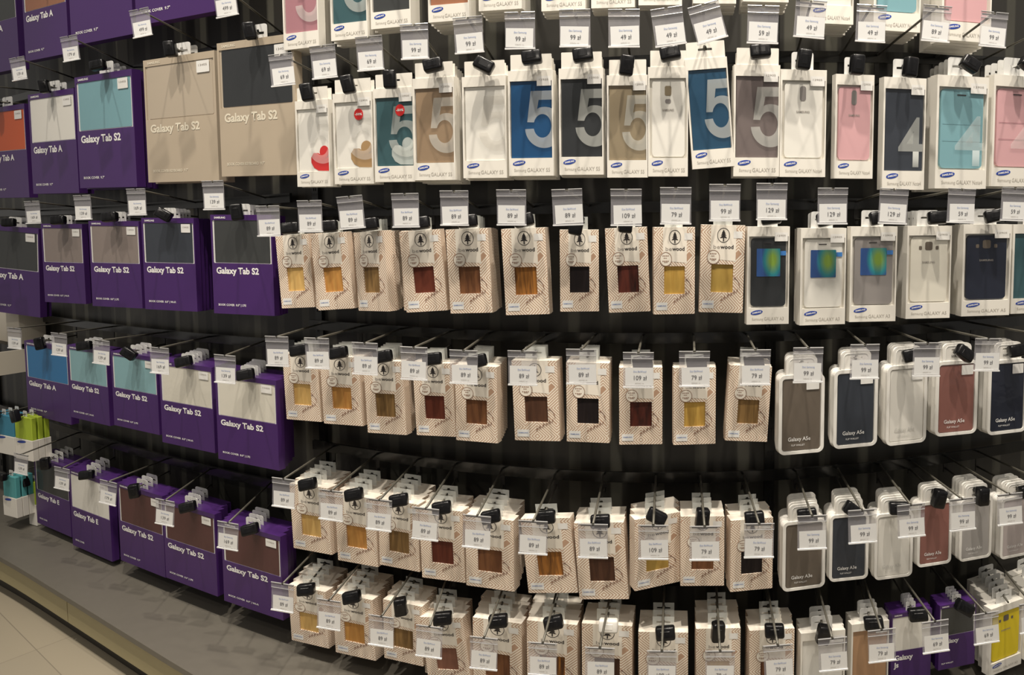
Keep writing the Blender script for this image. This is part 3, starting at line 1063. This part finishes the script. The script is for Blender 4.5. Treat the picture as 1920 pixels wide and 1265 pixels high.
# row 4
T(4, 'dark grey', (66, 130, 866, 993), 4, (41, 850, '139', 6), 'Galaxy Tab E', 'BOOK COVER', lock='v', stick=False)
T(4, 'white', (132, 206, 891, 1037), 4, (118, 876, '139', 6), 'Galaxy Tab E', 'BOOK COVER')
T(4, 'maroon', (222, 306, 917, 1066), 3, (205, 901, '179', 7), sub='BOOK COVER  9.7"', lock='v')
T(4, 'maroon', (307, 404, 950, 1100), 4, (311, 936, '139', 5))
T(4, 'maroon', (416, 527, 991, 1144), 4, (429, 978, '169', 4), sub='BOOK COVER  8.0" | Wi-Fi')
W(4, 'pale yellow', (546, 618, 911, 1033), 4, (533, 896, '89', 3), roll=-2)
W(4, 'light orange', (630, 705, 930, 1056), 4, (622, 918, '89', 3), roll=-1.5)
W(4, 'olive brown', (710, 785, 940, 1065), 4, (712, 935, '89', 3))
W(4, 'red brown', (788, 869, 955, 1087), 3, (799, 951, '89', 3), roll=-1.5)
W(4, 'mid brown', (873, 963, 971, 1103), 4, (895, 965, '89', 3))
W(4, 'striped amber', (983, 1076, 972, 1111), 1, (1000, 975, '89', 1), roll=-4.5)
W(4, 'dark walnut', (1081, 1174, 980, 1123), 3, (1112, 981, '89', 0), roll=-3)
W(4, 'engraved gold', (1191, 1275, 967, 1099), 3, (1225, 983, '109', 0), yaw=26, lock='d')
W(4, 'mid brown', (1276, 1358, 968, 1098), 3, (1321, 985, '79', 0), lock='v2')
W(4, 'near black', (1370, 1449, 973, 1106), 3, (1423, 980, '79', 0), yaw=6)
E(4, 'taupe', (1467, 1547, 975, 1104), 5, (1522, 965, '99', -1), 'Galaxy A3e', yaw=6)
E(4, 'slate', (1555, 1628, 963, 1087), 5, (1616, 954, '99', -2), 'Galaxy A3e', lock='d')
E(4, 'white', (1640, 1711, 961, 1083), 5, (1707, 944, '99', -3), 'Galaxy A3e')
E(4, 'rose brown', (1720, 1784, 939, 1059), 3, (1803, 933, '99', -3), 'Galaxy A3e', lock='v2')
E(4, 'clear grey', (1799, 1859, 934, 1048), 5, (1892, 924, '99', -3), 'Galaxy A3e', lock='v2')
E(4, 'clear rose', (1876, 1935, 930, 1043), 4, (1985, 915, '99', -3), 'Galaxy A3e', lock='h')
# row 5
W(5, 'pale yellow', (543, 613, 1103, 1207), 4, (531, 1092, '89', 3), roll=-2)
W(5, 'light orange', (626, 701, 1118, 1230), 4, (618, 1123, '89', 3), roll=-1.5)
W(5, 'olive brown', (719, 792, 1130, 1241), 3, (716, 1153, '89', 3), lock='v')
W(5, 'rose', (795, 876, 1158, 1284), 3, (806, 1172, '89', 3), roll=-6)
W(5, 'mid brown', (887, 978, 1163, 1302), 4, (908, 1193, '89', 2))
W(5, 'striped amber', (988, 1082, 1167, 1306), 4, (1018, 1203, '89', 1))
W(5, 'dark walnut', (1091, 1185, 1171, 1310), 3, (1125, 1212, '89', 1), lock='w')
W(5, 'mid brown', (1197, 1290, 1185, 1322), 3, (1241, 1218, '109', 0))
W(5, 'golden', (1305, 1388, 1178, 1314), 4, (1350, 1218, '79', 0), lock='v2')
W(5, 'mid brown', (1405, 1489, 1180, 1313), 3, (1458, 1207, '79', -3))
P(5, 'white', (1501, 1584, 1184, 1330), 3, (1560, 1194, '79', -3), 'plain', 'GALAXY A5', lock='v2', tab='small')
P(5, 'tan', (1596, 1666, 1167, 1305), 3, (1652, 1178, '79', -3), 'plain', 'GALAXY A5', tab='small')
T(5, 'white', (1671, 1746, 1146, 1292), 4, (1752, 1162, '69', -4), 'Galaxy J5', 'FLIP WALLET', stick=False)
T(5, 'dark grey', (1761, 1829, 1130, 1250), 4, (1847, 1147, '69', -4), 'Galaxy J5', 'FLIP WALLET', lock='d', stick=False)
P(5, 'yellow', (1857, 1917, 1132, 1256), 6, (1932, 1128, '79', -4), 'backdots', 'GALAXY A3', lock=None, yaw=8, stick=False, tab='small')
P(5, 'white', (1925, 1985, 1100, 1225), 4, (2010, 1110, '79', -4), 'plain', 'GALAXY A3', yaw=8, tab='small')
WOODS['rose'] = wood('wood_rose', (0.25, 0.115, 0.075), (0.20, 0.085, 0.055))

DIM = {'tablet': (TW, TH, TT), 'wooden': (WW, WH, WT), 'phone': (PW, PH, PT), 'wallet': (FW, FH, FT)}
NAME = {'tablet': 'tablet_case_box', 'wooden': 'wooden_case_box', 'phone': 'phone_case_box', 'wallet': 'flip_wallet_pack'}
SLOT = {'tablet': 0.0105, 'wooden': 0.017, 'phone': 0.018, 'wallet': 0.023}
NOUN = {'tablet': 'tablet box', 'wooden': 'wooden-case box', 'phone': 'phone box', 'wallet': 'wallet pack'}
CAT = {'tablet': 'tablet case box', 'wooden': 'phone case box', 'phone': 'phone case box', 'wallet': 'phone case pack'}


def make_tablet(c, root, front=True):
    body = M_PURPLE if c['body'] == 'purple' else M_BEIGE
    ink = M_LTINK if c['body'] == 'purple' else M_SANDINK
    put_mat('carton', tb_body, body, root)
    t = put_mat('hang_tab', tb_tab, M_TABW, root)
    t.location = (0, TT * 0.5, TH)
    put_mat('white_tray', tb_tray, M_TRAY if c['body'] == 'purple' else cmat('sand'), root)
    cc = put_mat('case_cover', tb_case, cmat(c['col']), root)
    cc['label'] = c['col'] + ' case cover'
    if not front: return
    put_mat('title_lettering', TITLES[c['title']], ink, root)
    put_mat('size_lettering', SUBS[c['sub']], ink, root)
    put_mat('brand_lettering', tb_brand, ink, root)
    put_mat('window_film', tb_film, M_FILM, root)
    if c['stick']:
        s = put_mat('price_sticker', tb_stick, M_STICK, root)
        put_mat('sticker_print', tb_stkt, M_GREYINK, s)


def make_wooden(c, root, front=True, thick=0.024):
    put_mat('carton', wc_body[thick], M_PRINT, root)
    t = put_mat('hang_tab', wc_tab, M_TAB, root)
    t.location = (0, thick * 0.5, WH)
    if not front:
        return
    lb = put_mat('label_panel', wc_label, M_CREAM, root)
    put_mat('tree_logo', wc_logo, M_INK, lb)
    put_mat('name_lettering', wc_be, M_GREYINK, lb)
    put_mat('name_lettering', wc_wd, M_INK, lb)
    st = put_mat('round_stamp', wc_stampbg, M_CREAM, root)
    put_mat('stamp_print', wc_stamp, M_BROWNINK, st)
    wi = put_mat('wood_insert', wc_wood, WOODS[c['col']], root)
    wi['label'] = c['col'] + ' wood showing in the window'
    put_mat('arrow_and_script', wc_arrow, M_BROWNINK, root)
    s = put_mat('model_sticker', wc_stick, M_STICK, root)
    put_mat('sticker_print', wc_stxt, M_TAGINK, s)
    put_mat('price_sticker', wc_price, M_STICK, root)


def make_phone(c, root, front=True):
    put_mat('carton', pb_body, M_WHITE, root)
    t = put_mat('hang_tab', pb_tab_wide if c['tab'] == 'wide' else pb_tab_small, M_WHITE if c['tab'] == 'wide' else M_TABW, root)
    t.location = (0, PT * (0.1 if c['tab'] == 'wide' else 0.5), PH)
    s = c['style']
    rd = s.startswith('back') or s in ('screen', 'crease', 'four_crease')
    put_mat('case_cover', pb_case_r if rd else pb_case, cmat(c['col']), root)['label'] = c['col'] + ' case cover'
    if rd:
        pass
    if not front: return
    put_mat('window_film', pb_film, M_FILM, root)
    ov = put_mat('oval_logo', pb_oval, M_BLUE, root)
    put_mat('logo_lettering', pb_oval_t, M_LTINK, ov)
    put_mat('maker_lettering', pb_sam, M_PALEINK, root)
    put_mat('model_lettering', MODELS[c['model']], M_PALEINK, root)
    if s.startswith('heart'):
        hm = {'heart_red': M_RED, 'heart_gold': mat('gold_heart_print', (0.40, 0.25, 0.11), 0.4), 'heart_pale': mat('pale_heart_print', (0.45, 0.50, 0.48), 0.4)}[s]
        put_mat('heart_print', pb_heart, hm, root)
        put_mat('numeral_print', pb_five, M_GHOST2 if s != 'heart_pale' else M_GHOST, root)
    elif s == 'five':
        put_mat('numeral_print', pb_five, M_GHOST, root)
    elif s == 'five_faint':
        put_mat('numeral_print', pb_five, ghost('grey_numeral_print', (0.50, 0.47, 0.42), 0.22), root)
    elif s in ('four', 'four_crease'):
        put_mat('numeral_print', pb_four, M_GHOST2 if s == 'four_crease' else M_GHOST, root)
    if s == 'back':
        put_mat('camera_hole', pb_cam, cmat('khaki'), root)
        put_mat('flash_hole', pb_flash, cmat('grey'), root)
    if s == 'backslit':
        put_mat('camera_hole', pb_slitcam, cmat('grey'), root)
    if s == 'backdots':
        put_mat('camera_hole', pb_cam, cmat('taupe'), root)
        put_mat('flash_hole', pb_dots, cmat('taupe'), root)
        put_mat('speaker_hole', pb_dots2, cmat('taupe'), root)
    if s in ('back', 'backslit', 'backdots'):
        put_mat('case_lettering', pb_csam, M_GREYINK, root)
    if s == 'screen':
        put_mat('screen_window', pb_screen, M_SCREEN, root)
        put_mat('speaker_slot', pb_ear, M_INK, root)
        put_mat('pull_tape', pb_tape, M_BLUTAPE, root)
    if s in ('crease', 'four_crease'):
        put_mat('speaker_slot', pb_ear, M_INK, root)
        for l_ in pb_lines:
            put_mat('crease', l_, cmat('teal' if c['col'] == 'teal' else 'dusty pink'), root)
    if c['stick']:
        st = put_mat('price_sticker', pb_stick, M_STICK, root)
        put_mat('sticker_print', pb_stkt, M_GREYINK, st)
    if c['red']:
        st = put_mat('discount_sticker', pb_red, M_RED, root)
        put_mat('sticker_lettering', pb_redt, M_LTINK, st)


def make_wallet(c, root, front=True):
    put_mat('pack_tray', wp_tray, M_WFRAME, root)
    put_mat('pack_rim', wp_rim, M_WFRAME, root)
    h = put_mat('hang_header', wp_hump, M_WFRAME, root)
    put_mat('header_crease', wp_hrim, M_TRAY, h)
    put_mat('brand_lettering', wp_sam, M_INK, h)
    if not front: return
    put_mat('case_cover', wp_case, cmat(c['col']), root)['label'] = c['col'] + ' case cover'
    put_mat('window_film', wp_film, M_FILM, root)
    ink = M_LTINK if c['col'] not in ('white',) else mat('silver_ink', (0.60, 0.59, 0.56), 0.4)
    put_mat('model_lettering', wp_t[c['model']], ink, root)
    put_mat('type_lettering', wp_f, ink, root)
    if c['row'] == 3:
        put_mat('price_sticker', wp_stick, M_STICK, root)


MAKE = {'tablet': make_tablet, 'wooden': make_wooden, 'phone': make_phone, 'wallet': make_wallet}

# proto roots for copies in the stacks are copied part by part


def copy_thing(o):
    c = o.copy()
    COL.objects.link(c)
    for ch in o.children:
        d = ch.copy()
        COL.objects.link(d)
        d.parent = c
        for g in ch.children:
            e = g.copy()
            COL.objects.link(e)
            e.parent = d
    return c


# --- solve each column
count = {}
for c in C_:
    k = (c['row'], c['kind'])
    count[k] = count.get(k, 0) + 1
    c['ord'] = count[k]
    xl, xr, yt, yb = c['box']
    xc, ym = (xl + xr) / 2, (yt + yb) / 2
    W0, H0, T0 = DIM[c['kind']]
    rf = 1.115
    P0_ = at(xc, ym, rf)
    q = P0_.x / P0_.y
    base = tangent(q, rf)
    wyaw = {0: 0.9, 1: 0.9, 2: 0.55, 3: 0.85, 4: 0.9, 5: 0.85}[c['row']]
    yaw = base * wyaw + math.radians(c['yaw'])
    e = Vector((math.cos(yaw), math.sin(yaw), 0))
    wd = 0.09
    for _ in range(8):
        got = proj(P0_ + e * wd / 2)[0] - proj(P0_ - e * wd / 2)[0]
        wd *= (xr - xl) / max(got, 1e-3)
    topz = atY(xc, yt, P0_.y).z
    botz = atY(xc, yb, P0_.y).z
    ht = topz - botz
    roll = math.radians(-c['roll'])
    # roll > 0 in the table leans the foot to the left: rotation about the local y axis
    R = Matrix.Rotation(yaw, 3, 'Z') @ Matrix.Rotation(-roll, 3, 'Y')
    sc = (wd / W0, (wd / W0) * 0.5 + 0.5 if c['kind'] != 'wooden' else 1.0, ht / H0)
    loc = P0_ - R @ Vector((0, 0, ht / 2))
    slot = loc + R @ Vector((0, 0, (H0 + SLOT[c['kind']]) * sc[2] if c['kind'] != 'wallet' else (H0 + 0.023) * sc[2]))
    thick = T0
    if c['kind'] == 'wooden' and c['row'] >= 4: thick = 0.036
    c.update(P=P0_, yaw_=yaw, R=R, sc=sc, loc=loc, slot=slot, thick=thick, rot=(0, -roll, yaw), e=e, nrm=Vector((-math.sin(yaw), math.cos(yaw), 0)))
    # hook line in plan: through the tag bar and the slot
    if c['tag']:
        tip = at(c['tag'][0], c['tag'][1] + 1, 1.0)
    else:
        x_ = slot
        sx, sy = proj(slot)
        shift = 0.0909 * ((783 if sx < 300 else 1014 if sx < 700 else 1270) - sx)
        up_ = at(sx - shift, sy, 1.0)
        tip = Vector((up_.x, up_.y, slot.z + 0.06))
    c['tip'] = tip
    mid = slot + c['nrm'] * (thick * 0.5 * sc[1])
    d = Vector((mid.x - tip.x, mid.y - tip.y, 0)).normalized()
    c['dir'] = d
    c['mid'] = mid
    # where that line meets the rail
    t = 0.1
    for _ in range(40):
        p = Vector((tip.x, tip.y, 0)) + d * t
        t += (zt(p.x / p.y) * RR - p.y) * 0.8
    c['len'] = t
    c['basexy'] = Vector((tip.x, tip.y, 0)) + d * t
    c['sec'] = 'l' if xc < 520 else 'r'

# rails: one straight-fitted height per row and side
rails = {}
for row in range(0, 6):
    for sec in 'lr':
        cs = [c for c in C_ if c['row'] == row and c['sec'] == sec]
        if len(cs) < 2: continue
        xs = [c['basexy'].x / c['basexy'].y for c in cs]
        zs = [c['tip'].z - 0.030 for c in cs]
        n = len(cs)
        mx_, mz_ = sum(xs) / n, sum(zs) / n
        k = sum((a - mx_) * (b - mz_) for a, b in zip(xs, zs)) / max(1e-9, sum((a - mx_) ** 2 for a in xs))
        k = max(-0.15, min(0.15, k))
        rails[(row, sec)] = (k, mz_ - k * mx_)
        q0, q1 = (QL + 0.02, -0.475) if sec == 'l' else (-0.455, QR - 0.02)
        kk, bb = rails[(row, sec)]
        o = strip('hook_rail', q0, q1, 40, [(0.0, -0.020), (0.009, -0.020), (0.009, 0.010), (0.0, 0.010)], M_RAIL, True, RR,
                  zfun=(lambda q, kk=kk, bb=bb: kk * q + bb))
        tag(o, 'black rail carrying the hooks of the %s, %s' % (ROWN[row], 'tablet boxes side' if sec == 'l' else 'phone cases side'), 'rail')
for c in C_:
    k, b = rails[(c['row'], c['sec'])]
    q = c['basexy'].x / c['basexy'].y
    c['base'] = Vector((c['basexy'].x, c['basexy'].y, k * q + b))

# uprights with slots
for (px, lab) in ((-20, 'black slotted upright post at the far left of the wall'), (597, 'black slotted upright post between tablet boxes and wooden case boxes'),
                  (1446, 'black slotted upright post between wooden case boxes and wallet packs')):
    d = ray(px, 400)
    q = d.x
    Y = zt(q) * WR
    a = tangent(q, WR)
    root = empty('slotted_upright', (q * Y, Y, PLZ), (0, 0, a))
    tag(root, lab, 'upright post')
    put('post', box(-0.014, 0.014, -0.012, -0.0005, 0, 2.5 - PLZ, name='post'), root, M_RAIL)
    bm = bmesh.new()
    for k in range(34):
        z = 0.05 + k * 0.065
        for s_ in (-0.0055, 0.0025):
            box_bm(bm, s_, s_ + 0.003, -0.0127, -0.0118, z, z + 0.032)
    put('slot_pattern', mesh_from(bm, 'slots'), root, mat('slot_shadow', (0.003, 0.003, 0.003), 0.9))

# --- place everything
COLDESC = {
    'heart_red': 'with a red heart', 'heart_gold': 'with a gold heart', 'heart_pale': 'with pale heart', 'five': 'with a big 5', 'five_faint': 'with a faint 5',
    'four': 'with a big 4', 'four_crease': 'with a faint 4', 'back': 'showing a camera hole', 'backslit': 'showing a camera slit', 'backdots': 'showing camera holes',
    'screen': 'with a picture window', 'plain': 'with plain window', 'crease': 'with creased cover'}
for c in C_:
    row, kind, o_ = c['row'], c['kind'], ORD[c['ord'] - 1]
    where = '%s %s of %s' % (o_, NOUN[kind], ROWN[row])
    if kind == 'tablet':
        lab = '%s case in a %s tablet box, %s' % (c['col'], c['body'], '%s from left in %s' % (o_, ROWN[row]))
    elif kind == 'wooden':
        lab = 'diamond-print box, %s wood window, %s from left in %s' % (c['col'], o_, ROWN[row])
    elif kind == 'phone':
        lab = '%s phone box %s, %s phone box of %s' % (c['col'], COLDESC[c['style']], o_, ROWN[row])
    else:
        lab = '%s flip wallet in a white rounded pack, %s from left in %s' % (c['col'], o_, ROWN[row])
    root = empty(NAME[kind], c['loc'], c['rot'], c['sc'])
    if kind == 'wooden':
        make_wooden(c, root, True, 0.036 if row >= 4 else 0.024)
    else:
        MAKE[kind](c, root, True)
    grp = {'tablet': 'tablet case boxes', 'wooden': 'wooden case boxes', 'phone': 'phone case boxes', 'wallet': 'flip wallet packs'}[kind] + ', ' + ROWN[row]
    tag(root, lab, CAT[kind], grp)
    # the ones behind on the same hook
    if c['n'] > 1:
        proto = None
        # spacing along the hook so that the boxes do not cut each other
        cosm = max(0.35, c['dir'].dot(c['nrm']))
        th = c['thick'] * c['sc'][1] if kind != 'wallet' else (FT + 0.002) * c['sc'][1]
        if kind == 'phone': th += 0.0008
        step = (th + 0.0009) / cosm
        room = c['len'] - (Vector((c['mid'].x, c['mid'].y, 0)) - Vector((c['tip'].x, c['tip'].y, 0))).length - th * 0.6
        nmax = 1 + int(max(0, (room - 0.004)) / step)
        slope = (c['base'].z - c['tip'].z) / c['len']
        for i in range(1, min(c['n'], nmax)):
            if proto is None:
                r = empty(NAME[kind], (0, 0, 0), c['rot'], c['sc'])
                if kind == 'wooden': make_wooden(c, r, False, 0.036 if row >= 4 else 0.024)
                else: MAKE[kind](c, r, False)
                proto = r
            else:
                r = copy_thing(proto)
            off = c['dir'] * (step * i)
            jz = random.uniform(-0.0015, 0.0015)
            r.location = c['loc'] + off + Vector((0, 0, slope * step * i * 0.55 + jz))
            r.rotation_euler = (c['rot'][0], c['rot'][1] * (0.3 if abs(c['roll']) > 4.2 else 1.0) + random.uniform(-0.006, 0.006), c['rot'][2])
            if abs(c['roll']) > 4.2:
                # hang straighter than the front one, about the same slot
                hh = (c['slot'] - c['loc']).length
                r.location = c['slot'] + off + Vector((0, 0, slope * step * i * 0.55 + jz)) - (Matrix.Rotation(c['rot'][2], 3, 'Z') @ Matrix.Rotation(r.rotation_euler[1], 3, 'Y')) @ Vector((0, 0, hh))
            behind = 'just behind' if i == 1 else '%s back from' % ORD[i - 1]
            tag(r, '%s hanging %s the %s' % (NOUN[kind], behind, where), CAT[kind], grp)
    # hook
    tip, d, bs = c['tip'], c['dir'], c['base']
    hk = empty('double_hook', bs)
    az = math.atan2(d.y, d.x) - PI / 2
    inv = lambda p: p - bs
    side = Vector((d.y, -d.x, 0))
    # lower peg passes through the slot
    pegz = c['slot'].z
    pegend = Vector((c['mid'].x, c['mid'].y, pegz)) - d * (c['thick'] * 0.5 * c['sc'][1] / max(0.35, c['dir'].dot(c['nrm'])) + 0.020)
    slope = (bs.z - tip.z) / c['len']
    pl = (Vector((bs.x, bs.y, 0)) - Vector((pegend.x, pegend.y, 0))).length
    pegbase = Vector((bs.x, bs.y, pegend.z + slope * pl * 0.55))
    put('tag_arm', rod(inv(tip), (0, 0, 0), 0.0030, 8, 'tag_arm'), hk, M_STEEL)
    put('product_peg', rod(inv(pegend), inv(pegbase), 0.0029, 8, 'product_peg'), hk, M_STEEL)
    if c['tag'] and -20 < c['tag'][1]:
        sgn = Matrix.Rotation(tangent(tip.x / tip.y) * 0.4, 3, 'Z') @ Matrix.Rotation(math.radians(c['tag'][3]), 3, 'Y')
        ex = sgn @ Vector((1, 0, 0))
        cz_ = Vector((0, 0.0012, -0.0035))
        put('tag_crossbar', rod(inv(tip) + cz_ - ex * 0.029, inv(tip) + cz_ + ex * 0.029, 0.0021, 8, 'tag_crossbar'), hk, M_DARK)
    zlo, zhi = min(0, pegbase.z - bs.z) - 0.012, max(0, pegbase.z - bs.z) + 0.010
    bp = box(-0.007, 0.007, -0.0025, 0.0005, zlo, zhi, name='base_plate')
    bpo = put('base_plate', bp, hk, M_DARK)
    bpo.rotation_euler = (0, 0, tangent(bs.x / bs.y, RR))
    if row > 0:
        tag(hk, 'steel hook holding the %s' % where, 'hook', 'hooks of the ' + ROWN[row])
    else:
        tag(hk, 'steel hook holding the %s' % where, 'hook', 'hooks of the ' + ROWN[row])
    # price tag
    if c['tag']:
        tx, ty, pr, tl = c['tag']
        g = empty('price_tag', tip - Vector((0, 0.0030, 0)), (0, math.radians(tl), tangent(tip.x / tip.y) * 0.4))
        put_mat('clear_sleeve', tg_sleeve, M_SLEEVE, g)
        put_mat('clear_clip', tg_clip, M_SLEEVE, g)
        put_mat('clip_ridge', tg_ridge, M_CLIP, g)
        pp = put_mat('paper_card', tg_paper, M_PAPER, g)
        pp.location = (random.uniform(-0.0012, 0.0010), 0, random.uniform(-0.0002, 0.0015))
        pp.rotation_euler = (0, random.uniform(-0.03, 0.03), 0)
        put_mat('price_lettering', price_mesh(pr), M_PRICE, pp)
        put_mat('heading_lettering', TG_HEAD['w' if kind == 'wooden' else 's'], M_TAGINK, pp)
        put_mat('small_lettering', tg_foot, M_GREYINK, pp)
        put_mat('bottom_lip', tg_lip, M_LIP, g)
        tag(g, 'price tag reading %s zł before the %s' % (pr, where), 'price tag', 'price tags of the ' + ROWN[row])
    # lock
    lk = c['lock']
    if lk:
        turn = {'h': -8, 'd': 32, 'v': 82, 'v2': 97, 'w': 6}[lk]
        turn += random.uniform(-6, 6)
        k = empty('security_lock', pegend - d * 0.004 + Vector((0, 0, 0.0)), (math.radians(-12), math.radians(turn), math.atan2(d.y, d.x) - PI / 2))
        lm = M_LOCKW if lk == 'w' else M_LOCK
        b_ = put_mat('lock_block', lk_body, lm, k)
        b_.location = (0.006, -0.010, -0.002)
        f_ = put_mat('recessed_face', lk_face, lm, b_)
        cl = put_mat('collar', lk_knob, lm, k)
        tag(k, '%s lock on the hook of the %s' % ('white' if lk == 'w' else 'black', where), 'security lock', 'security locks of the ' + ROWN[row])

# ------------------------------------------------------------------ things beyond the left end
M_SHELF = mat('shelf_cream_laminate', (0.62, 0.57, 0.48), 0.5)


def quad_box(name, x0, x1, y0, y1, r, thick, matl, parent=None, yawk=0.9):
    P_ = at((x0 + x1) / 2, (y0 + y1) / 2, r)
    yaw = tangent(P_.x / P_.y, r) * yawk
    e = Vector((math.cos(yaw), math.sin(yaw), 0))
    wd = 0.1
    for _ in range(8):
        got = proj(P_ + e * wd / 2)[0] - proj(P_ - e * wd / 2)[0]
        wd *= (x1 - x0) / got
    zt_ = atY((x0 + x1) / 2, y0, P_.y).z
    zb_ = atY((x0 + x1) / 2, y1, P_.y).z
    return P_, yaw, wd, zt_, zb_


P_, yaw, wd, zt1, zb1 = quad_box('s', -60, 34, 588, 640, 1.14, 0.1, M_SHELF)
sh = empty('display_case', (P_.x, P_.y, zb1 - 0.11), (0, 0, yaw))
put('upper_box', box(-wd / 2, wd / 2, 0.0, 0.10, 0.12, zt1 - zb1 + 0.13, 0.004, 2), sh, M_SHELF)
bm = bmesh.new()
for (a0, a1, b0, b1, c0, c1) in ((-wd / 2, wd / 2 + 0.02, -0.13, 0.10, 0.0, 0.012), (-wd / 2, wd / 2 + 0.02, -0.13, -0.12, 0.012, 0.075),
                                 (wd / 2 + 0.008, wd / 2 + 0.02, -0.12, 0.10, 0.012, 0.10), (-wd / 2, -wd / 2 + 0.01, -0.12, 0.10, 0.012, 0.10)):
    box_bm(bm, a0, a1, b0, b1, c0, c1)
put('tray', mesh_from(bm, 'tray'), sh, M_SHELF)
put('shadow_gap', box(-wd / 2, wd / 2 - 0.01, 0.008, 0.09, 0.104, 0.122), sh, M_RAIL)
tag(sh, 'cream display case with an open tray at the left picture edge', 'display case')
leftpacks = [('azure', (-18, 26, 778, 850), 'blue-topped stylus pack at the left edge below the tray'),
             ('lime', (27, 60, 782, 862), 'lime stylus pack below the tray, right of the blue one'),
             ('aqua', (5, 30, 893, 968), 'turquoise stylus pack above the plinth at the left edge'),
             ('lime', (53, 67, 903, 984), 'narrow lime pack beside the dark tablet box near the plinth')]
for i, (col, (x0, x1, y0, y1), lab) in enumerate(leftpacks):
    P_, yaw, wd, z1, z0 = quad_box('p', x0, x1, y0, y1, (1.06, 1.06, 1.05, 1.115)[i], 0.02, M_SHELF, yawk=0.7)
    r = empty('stylus_pack', (P_.x, P_.y, z0), (0, 0, yaw))
    h = z1 - z0
    put('carton', box(-wd / 2, wd / 2, 0, 0.022, 0, h * 0.48, 0.001, 1), r, M_WHITE)
    put('colour_sleeve', box(-wd / 2 + 0.003, wd / 2 - 0.003, 0.002, 0.020, h * 0.48, h, 0.002, 1), r, cmat(col))
    put('oval_logo', plate(ellipse(-wd * 0.1, h * 0.42, wd * 0.25, h * 0.03, 0.1), [], -0.0006, -0.0006), r, M_BLUE)
    t = put_mat('hang_tab', tb_tab, M_TABW, r)
    t.location = (0, 0.011, h)
    t.scale = (0.8, 1, 1)
    tag(r, lab, 'stylus pack', 'stylus packs at the left edge')
    # copies behind
    for k in range(1, 3 if i < 3 else 1):
        rr = copy_thing(r)
        a = yaw
        rr.location = Vector(r.location) + Vector((-math.sin(a), math.cos(a), 0)) * 0.0235 * k
        tag(rr, '%s pack behind the %s' % ('first' if k == 1 else 'second', lab.split(' pack')[0] + ' pack' + (' near the plinth' if i > 1 else ' below the tray')), 'stylus pack')
    hz = h + 0.0105 + z0
    st = Vector((P_.x, P_.y, hz)) + Vector((math.sin(yaw), -math.cos(yaw), 0)) * 0.02
    Yr = st.copy()
    dd = Vector((-math.sin(yaw), math.cos(yaw), 0))
    t_ = 0.1
    for _ in range(40):
        p = Vector((st.x, st.y, 0)) + dd * t_
        t_ += (zt(p.x / p.y) * WR - p.y) * 0.6
    hk = empty('single_hook', st)
    put('peg', rod((0, 0, 0), dd * t_, 0.0026, 8), hk, M_STEEL)
    bpo = put('base_plate', box(-0.012, 0.012, -0.002, 0.0, -0.012, 0.012), hk, M_DARK)
    bpo.location = dd * t_
    bpo.rotation_euler = (0, 0, yaw)
    tag(hk, 'single steel hook holding the ' + lab.split(' pack')[0] + ' packs' + (' near the plinth' if i > 1 else ' below the tray'), 'hook')
    kk = empty('security_lock', st + Vector((0, -0.004, 0)), (0, math.radians(70 if i % 2 else 10), yaw))
    b_ = put_mat('lock_block', lk_body, M_LOCK, kk)
    put_mat('collar', lk_knob, M_LOCK, kk)
    tag(kk, 'black lock on the hook of the ' + lab.split(' pack')[0] + ' packs' + (' near the plinth' if i > 1 else ' below the tray'), 'security lock')
